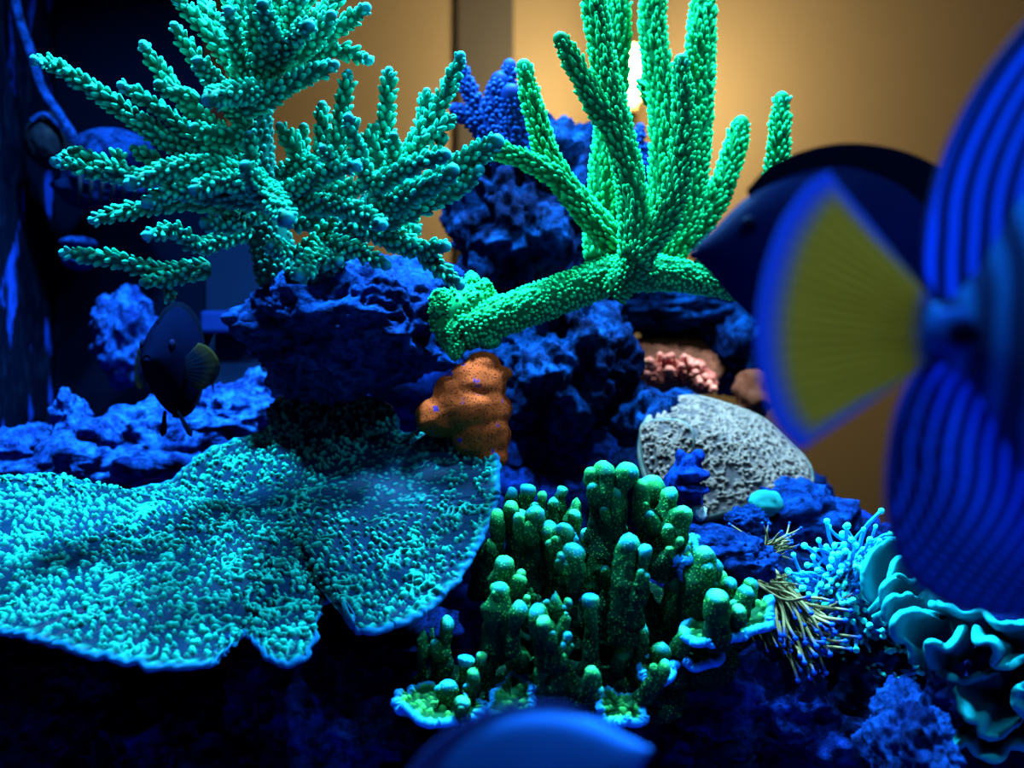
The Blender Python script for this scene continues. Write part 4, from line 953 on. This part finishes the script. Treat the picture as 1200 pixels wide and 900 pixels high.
LEAF = [
 ([(1040, 632, .49), (1022, 646, .48), (1012, 672, .475), (1015, 698, .475), (1026, 714, .48)], [(1062, 650, .51), (1055, 670, .51), (1050, 690, .51), (1050, 705, .51), (1050, 715, .51)]),
 ([(1068, 648, .48), (1050, 656, .47), (1044, 672, .465), (1040, 690, .465), (1030, 704, .465), (1020, 716, .47)], [(1075, 665, .50), (1068, 675, .50), (1062, 690, .50), (1056, 705, .50), (1052, 715, .50), (1050, 725, .50)]),
 ([(1066, 682, .465), (1048, 676, .455), (1036, 686, .45), (1034, 700, .45), (1038, 716, .45), (1024, 724, .46)], [(1082, 690, .49), (1075, 695, .49), (1066, 705, .49), (1062, 715, .49), (1058, 725, .49), (1050, 735, .49)]),
 ([(1066, 700, .455), (1056, 697, .445), (1042, 702, .44), (1036, 716, .44), (1036, 728, .445)], [(1085, 715, .48), (1080, 720, .48), (1070, 728, .48), (1060, 735, .48), (1055, 745, .48)]),
 ([(1100, 722, .44), (1080, 716, .43), (1058, 718, .425), (1046, 732, .42), (1050, 748, .425), (1064, 758, .43), (1068, 776, .44)], [(1115, 745, .47), (1108, 752, .47), (1100, 760, .47), (1092, 768, .47), (1090, 778, .47), (1090, 788, .47), (1092, 798, .47)]),
 ([(1090, 708, .45), (1108, 710, .435), (1130, 720, .43), (1152, 716, .43), (1168, 730, .42), (1188, 728, .425), (1215, 728, .44)], [(1120, 745, .47), (1130, 750, .47), (1145, 755, .47), (1158, 760, .47), (1172, 765, .47), (1190, 768, .47), (1215, 770, .48)]),
 ([(1140, 738, .425), (1144, 750, .415), (1160, 752, .41), (1168, 764, .41), (1164, 778, .415), (1180, 784, .415), (1200, 774, .42), (1225, 780, .43)], [(1165, 745, .46), (1170, 750, .46), (1178, 755, .46), (1186, 762, .46), (1190, 766, .46), (1200, 768, .46), (1212, 768, .46), (1228, 770, .46)]),
 ([(1126, 735, .43), (1118, 750, .42), (1106, 759, .415), (1088, 754, .415), (1086, 768, .42), (1092, 784, .425)], [(1140, 760, .46), (1135, 768, .46), (1125, 775, .46), (1115, 780, .46), (1112, 788, .46), (1112, 796, .46)]),
 ([(1098, 786, .44), (1110, 794, .43), (1128, 800, .43), (1146, 792, .43), (1166, 784, .44)], [(1110, 815, .47), (1120, 818, .47), (1135, 820, .47), (1150, 818, .47), (1170, 815, .47)]),
 ([(1118, 808, .43), (1126, 828, .42), (1134, 842, .415), (1148, 846, .415), (1152, 862, .415), (1172, 862, .42), (1195, 850, .43)], [(1150, 800, .47), (1156, 808, .47), (1162, 815, .47), (1170, 820, .47), (1176, 826, .47), (1188, 828, .47), (1200, 825, .47)]),
 ([(1112, 862, .43), (1118, 876, .425), (1132, 872, .42), (1146, 884, .42), (1170, 888, .42), (1185, 876, .425), (1215, 880, .43)], [(1135, 845, .47), (1140, 850, .47), (1150, 852, .47), (1160, 855, .47), (1172, 856, .47), (1185, 852, .47), (1210, 850, .47)]),
 ([(1215, 802, .42), (1196, 804, .41), (1189, 816, .41), (1192, 832, .41), (1212, 842, .42)], [(1225, 808, .45), (1215, 812, .45), (1212, 818, .45), (1214, 826, .45), (1225, 834, .45)]),
]
for rim, an in LEAF: put('ruffle', leaf(rim, an), lfm.m, lc)
g = Geo()
for k, (px, py, rx, ry, rd) in enumerate([(1150, 800, 60, 80, .02), (1085, 720, 28, 50, .015), (1200, 790, 40, 70, .02)]): blob(g, P(px, py, .50), (S(rx, .5), rd, S(ry, .5)), 4, .2, 2, k, .08, 7, tip=0)
put('stalk', g, lfm.m, lc)

# ------------------------------------------------------------------ small things at the back
D = .80
pk = thing('bushy_coral', 'small pink bushy coral on the rocks behind the beige coral', 'coral', P(798, 462, .80))
pkm = coral_mat('pink_coral', (.30, .03, .02), (.85, .10, .055), (.85, .12, .07), .6, .25)
pts_ = []
for k in range(60):
    u = random.random(); px = 756 + 82 * u; topy = np.interp(px, [752, 775, 800, 825, 842], [425, 414, 412, 430, 445]); py = topy + random.random() * 24
    dd = random.uniform(-.03, .0)
    cx, cy = 795 + (px - 795) * .7, 452
    pts_.append(([(cx, cy), ((cx + px) / 2, (cy + py) / 2 + 2), (px, py)], 6, 4, 0, dd))
branches(pk, D, pts_, pkm, 6, 2.2, 2.6, .6, .3, 8)
g = Geo()
for k, (px, py, rx, ry) in enumerate([(775, 442, 26, 20), (805, 440, 28, 20), (825, 448, 16, 14)]): blob(g, P(px, py, D), (S(rx, D), .014, S(ry, D)), 4, .2, 2, k, .1, 6, bump=.4, tip=0)
put('base', g, pkm, pk)
g = Geo(); blob(g, P(735, 428, .79), (S(20, .79), .012, S(13, .79)), 4, .2, 2, 3, .08, 8, bump=.6, tip=0)
put_top('encrusting_coral', g, coral_mat('lime_coral', (.02, .25, .03), (.06, .62, .06), (.1, .7, .1)), 'small lime green coral crust beside the pink bushy coral', 'coral')
rdm = NT('red_plate', .6, .3); c = rdm.mix(rdm.noise(60, 4), (.04, .010, .005), (.24, .03, .012)); rdm.color(c)
g = plate([(718, 415, .86), (745, 398, .89), (790, 388, .91), (830, 388, .91), (856, 402, .90), (850, 428, .86), (825, 448, .84), (780, 450, .84), (740, 438, .84)], (790, 415, .865), 160, 40, -.006, .006, ridges)
put_top('plate_coral', g, rdm.m, 'dull red plate coral behind the pink bushy coral', 'coral')
g = Geo(); blob(g, P(885, 462, .84), (S(26, .84), .014, S(28, .84)), 4, .25, 2, 5, .1, 7)
put_top('encrusting_coral', g, rdm.m, 'dark red coral lump behind the yellow tail fin', 'coral')
g = Geo(); blob(g, P(897, 590, .60), (S(20, .6), .010, S(16, .6)), 4, .1, 2, 5, .04, 9, bump=.5, tip=0)
put_top('polyp_coral', g, coral_mat('teal_ball', (.01, .16, .16), (.02, .34, .32), (.03, .4, .4)), 'small round teal polyp coral under the beige ridged coral', 'coral')
# knobbly blue lump with an open mouth-like pit
D = .53; kb = thing('knobbly_sponge', 'knobbly deep blue lump with a mouth-like pit before the beige coral', 'sponge', P(808, 605, D))
kbm = rock_mat('knob_blue', (.002, .015, .15), (.004, .06, .50), .3, .6, 90)
g = Geo()
for k, (px, py, rx, ry, rd, dd) in enumerate([(806, 545, 15, 12, .008, 0), (818, 534, 8, 8, .005, -.002), (797, 534, 6, 8, .004, 0), (812, 556, 20, 8, .009, -.006), (795, 562, 12, 18, .008, 0), (812, 574, 18, 7, .009, -.006), (808, 590, 16, 22, .008, .004), (785, 575, 10, 20, .006, .006)]):
    blob(g, P(px, py, D + dd), (S(rx, D), rd, S(ry, D)), 5, .14, 1.8, k, .16, 5)
melt(put('body', g, kbm, kb), .0008, 3)
g = Geo(); blob(g, P(820, 601, D - .004), (S(8, D), .004, S(9, D)), 3, .3, 2, 3, .1, 6); put('pale_chip', g, plain('pale_chip', (.55, .5, .5)), kb)
# pump and cord by the black end panel
pm = rock_mat('pump_blue', (.002, .014, .11), (.004, .045, .30), .3, .6, 60); pmd = plain('pump_black', (.004, .006, .014), .5)
pu = thing('circulation_pump', 'rounded blue-crusted circulation pump behind the teal coral branches', 'pump', P(118, 230, .84))
D = .84
g = Geo(); blob(g, P(132, 178, D), (S(46, D), .03, S(26, D)), 5, .05, 2, 3, .03, 9); put('dome', g, pm, pu)
g = Geo(); blob(g, P(125, 218, D), (S(58, D), .03, S(30, D)), 5, .12, 2, 4, .06, 9); put('motor_body', g, plain('pump_navy', (.001, .006, .04), .5, .3, .5, 90), pu)
for k in range(7):
    g = Geo(); x = 92 + k * 13; tube(g, [P(x, 196, D - .028), P(x + 2, 215, D - .036), P(x, 236, D - .03)], [S(2.5, D)] * 2, 6); put('grille_bar', g, pmd, pu)
g = Geo(); blob(g, P(60, 165, D - .02), (S(28, D), .02, S(32, D)), 5, .06, 2, 6, .02, 9); put('magnet_holder', g, pmd, pu)
g = Geo(); tube(g, [P(36, 142, D - .04), P(52, 134, D - .04), P(72, 150, D - .04), P(84, 165, D - .04)], [S(3, D)] * 2, 8); put('holder_rim', g, pm, pu)
g = Geo(); tube(g, [P(14, -30, .80), P(22, 20, .80), P(36, 62, .80), P(50, 105, .80), P(70, 135, .80), P(84, 158, .80)], [S(5.5, .8)] * 3, 8, .004, .0006, 200, 2)
put_top('pump_cord', g, pm, 'thin algae-covered cord running down the black speckled panel', 'cord')
g = Geo(); blob(g, P(92, 285, .84), (S(21, .84), .016, S(8, .84)), 4, .06, 2, 6, .02, 9); blob(g, P(95, 305, .845), (S(20, .84), .016, S(12, .84)), 4, .1, 2, 7, .03, 9)
put_top('magnet_cleaner', g, pm, 'small oblong blue magnet on the wall under the circulation pump', 'magnet')
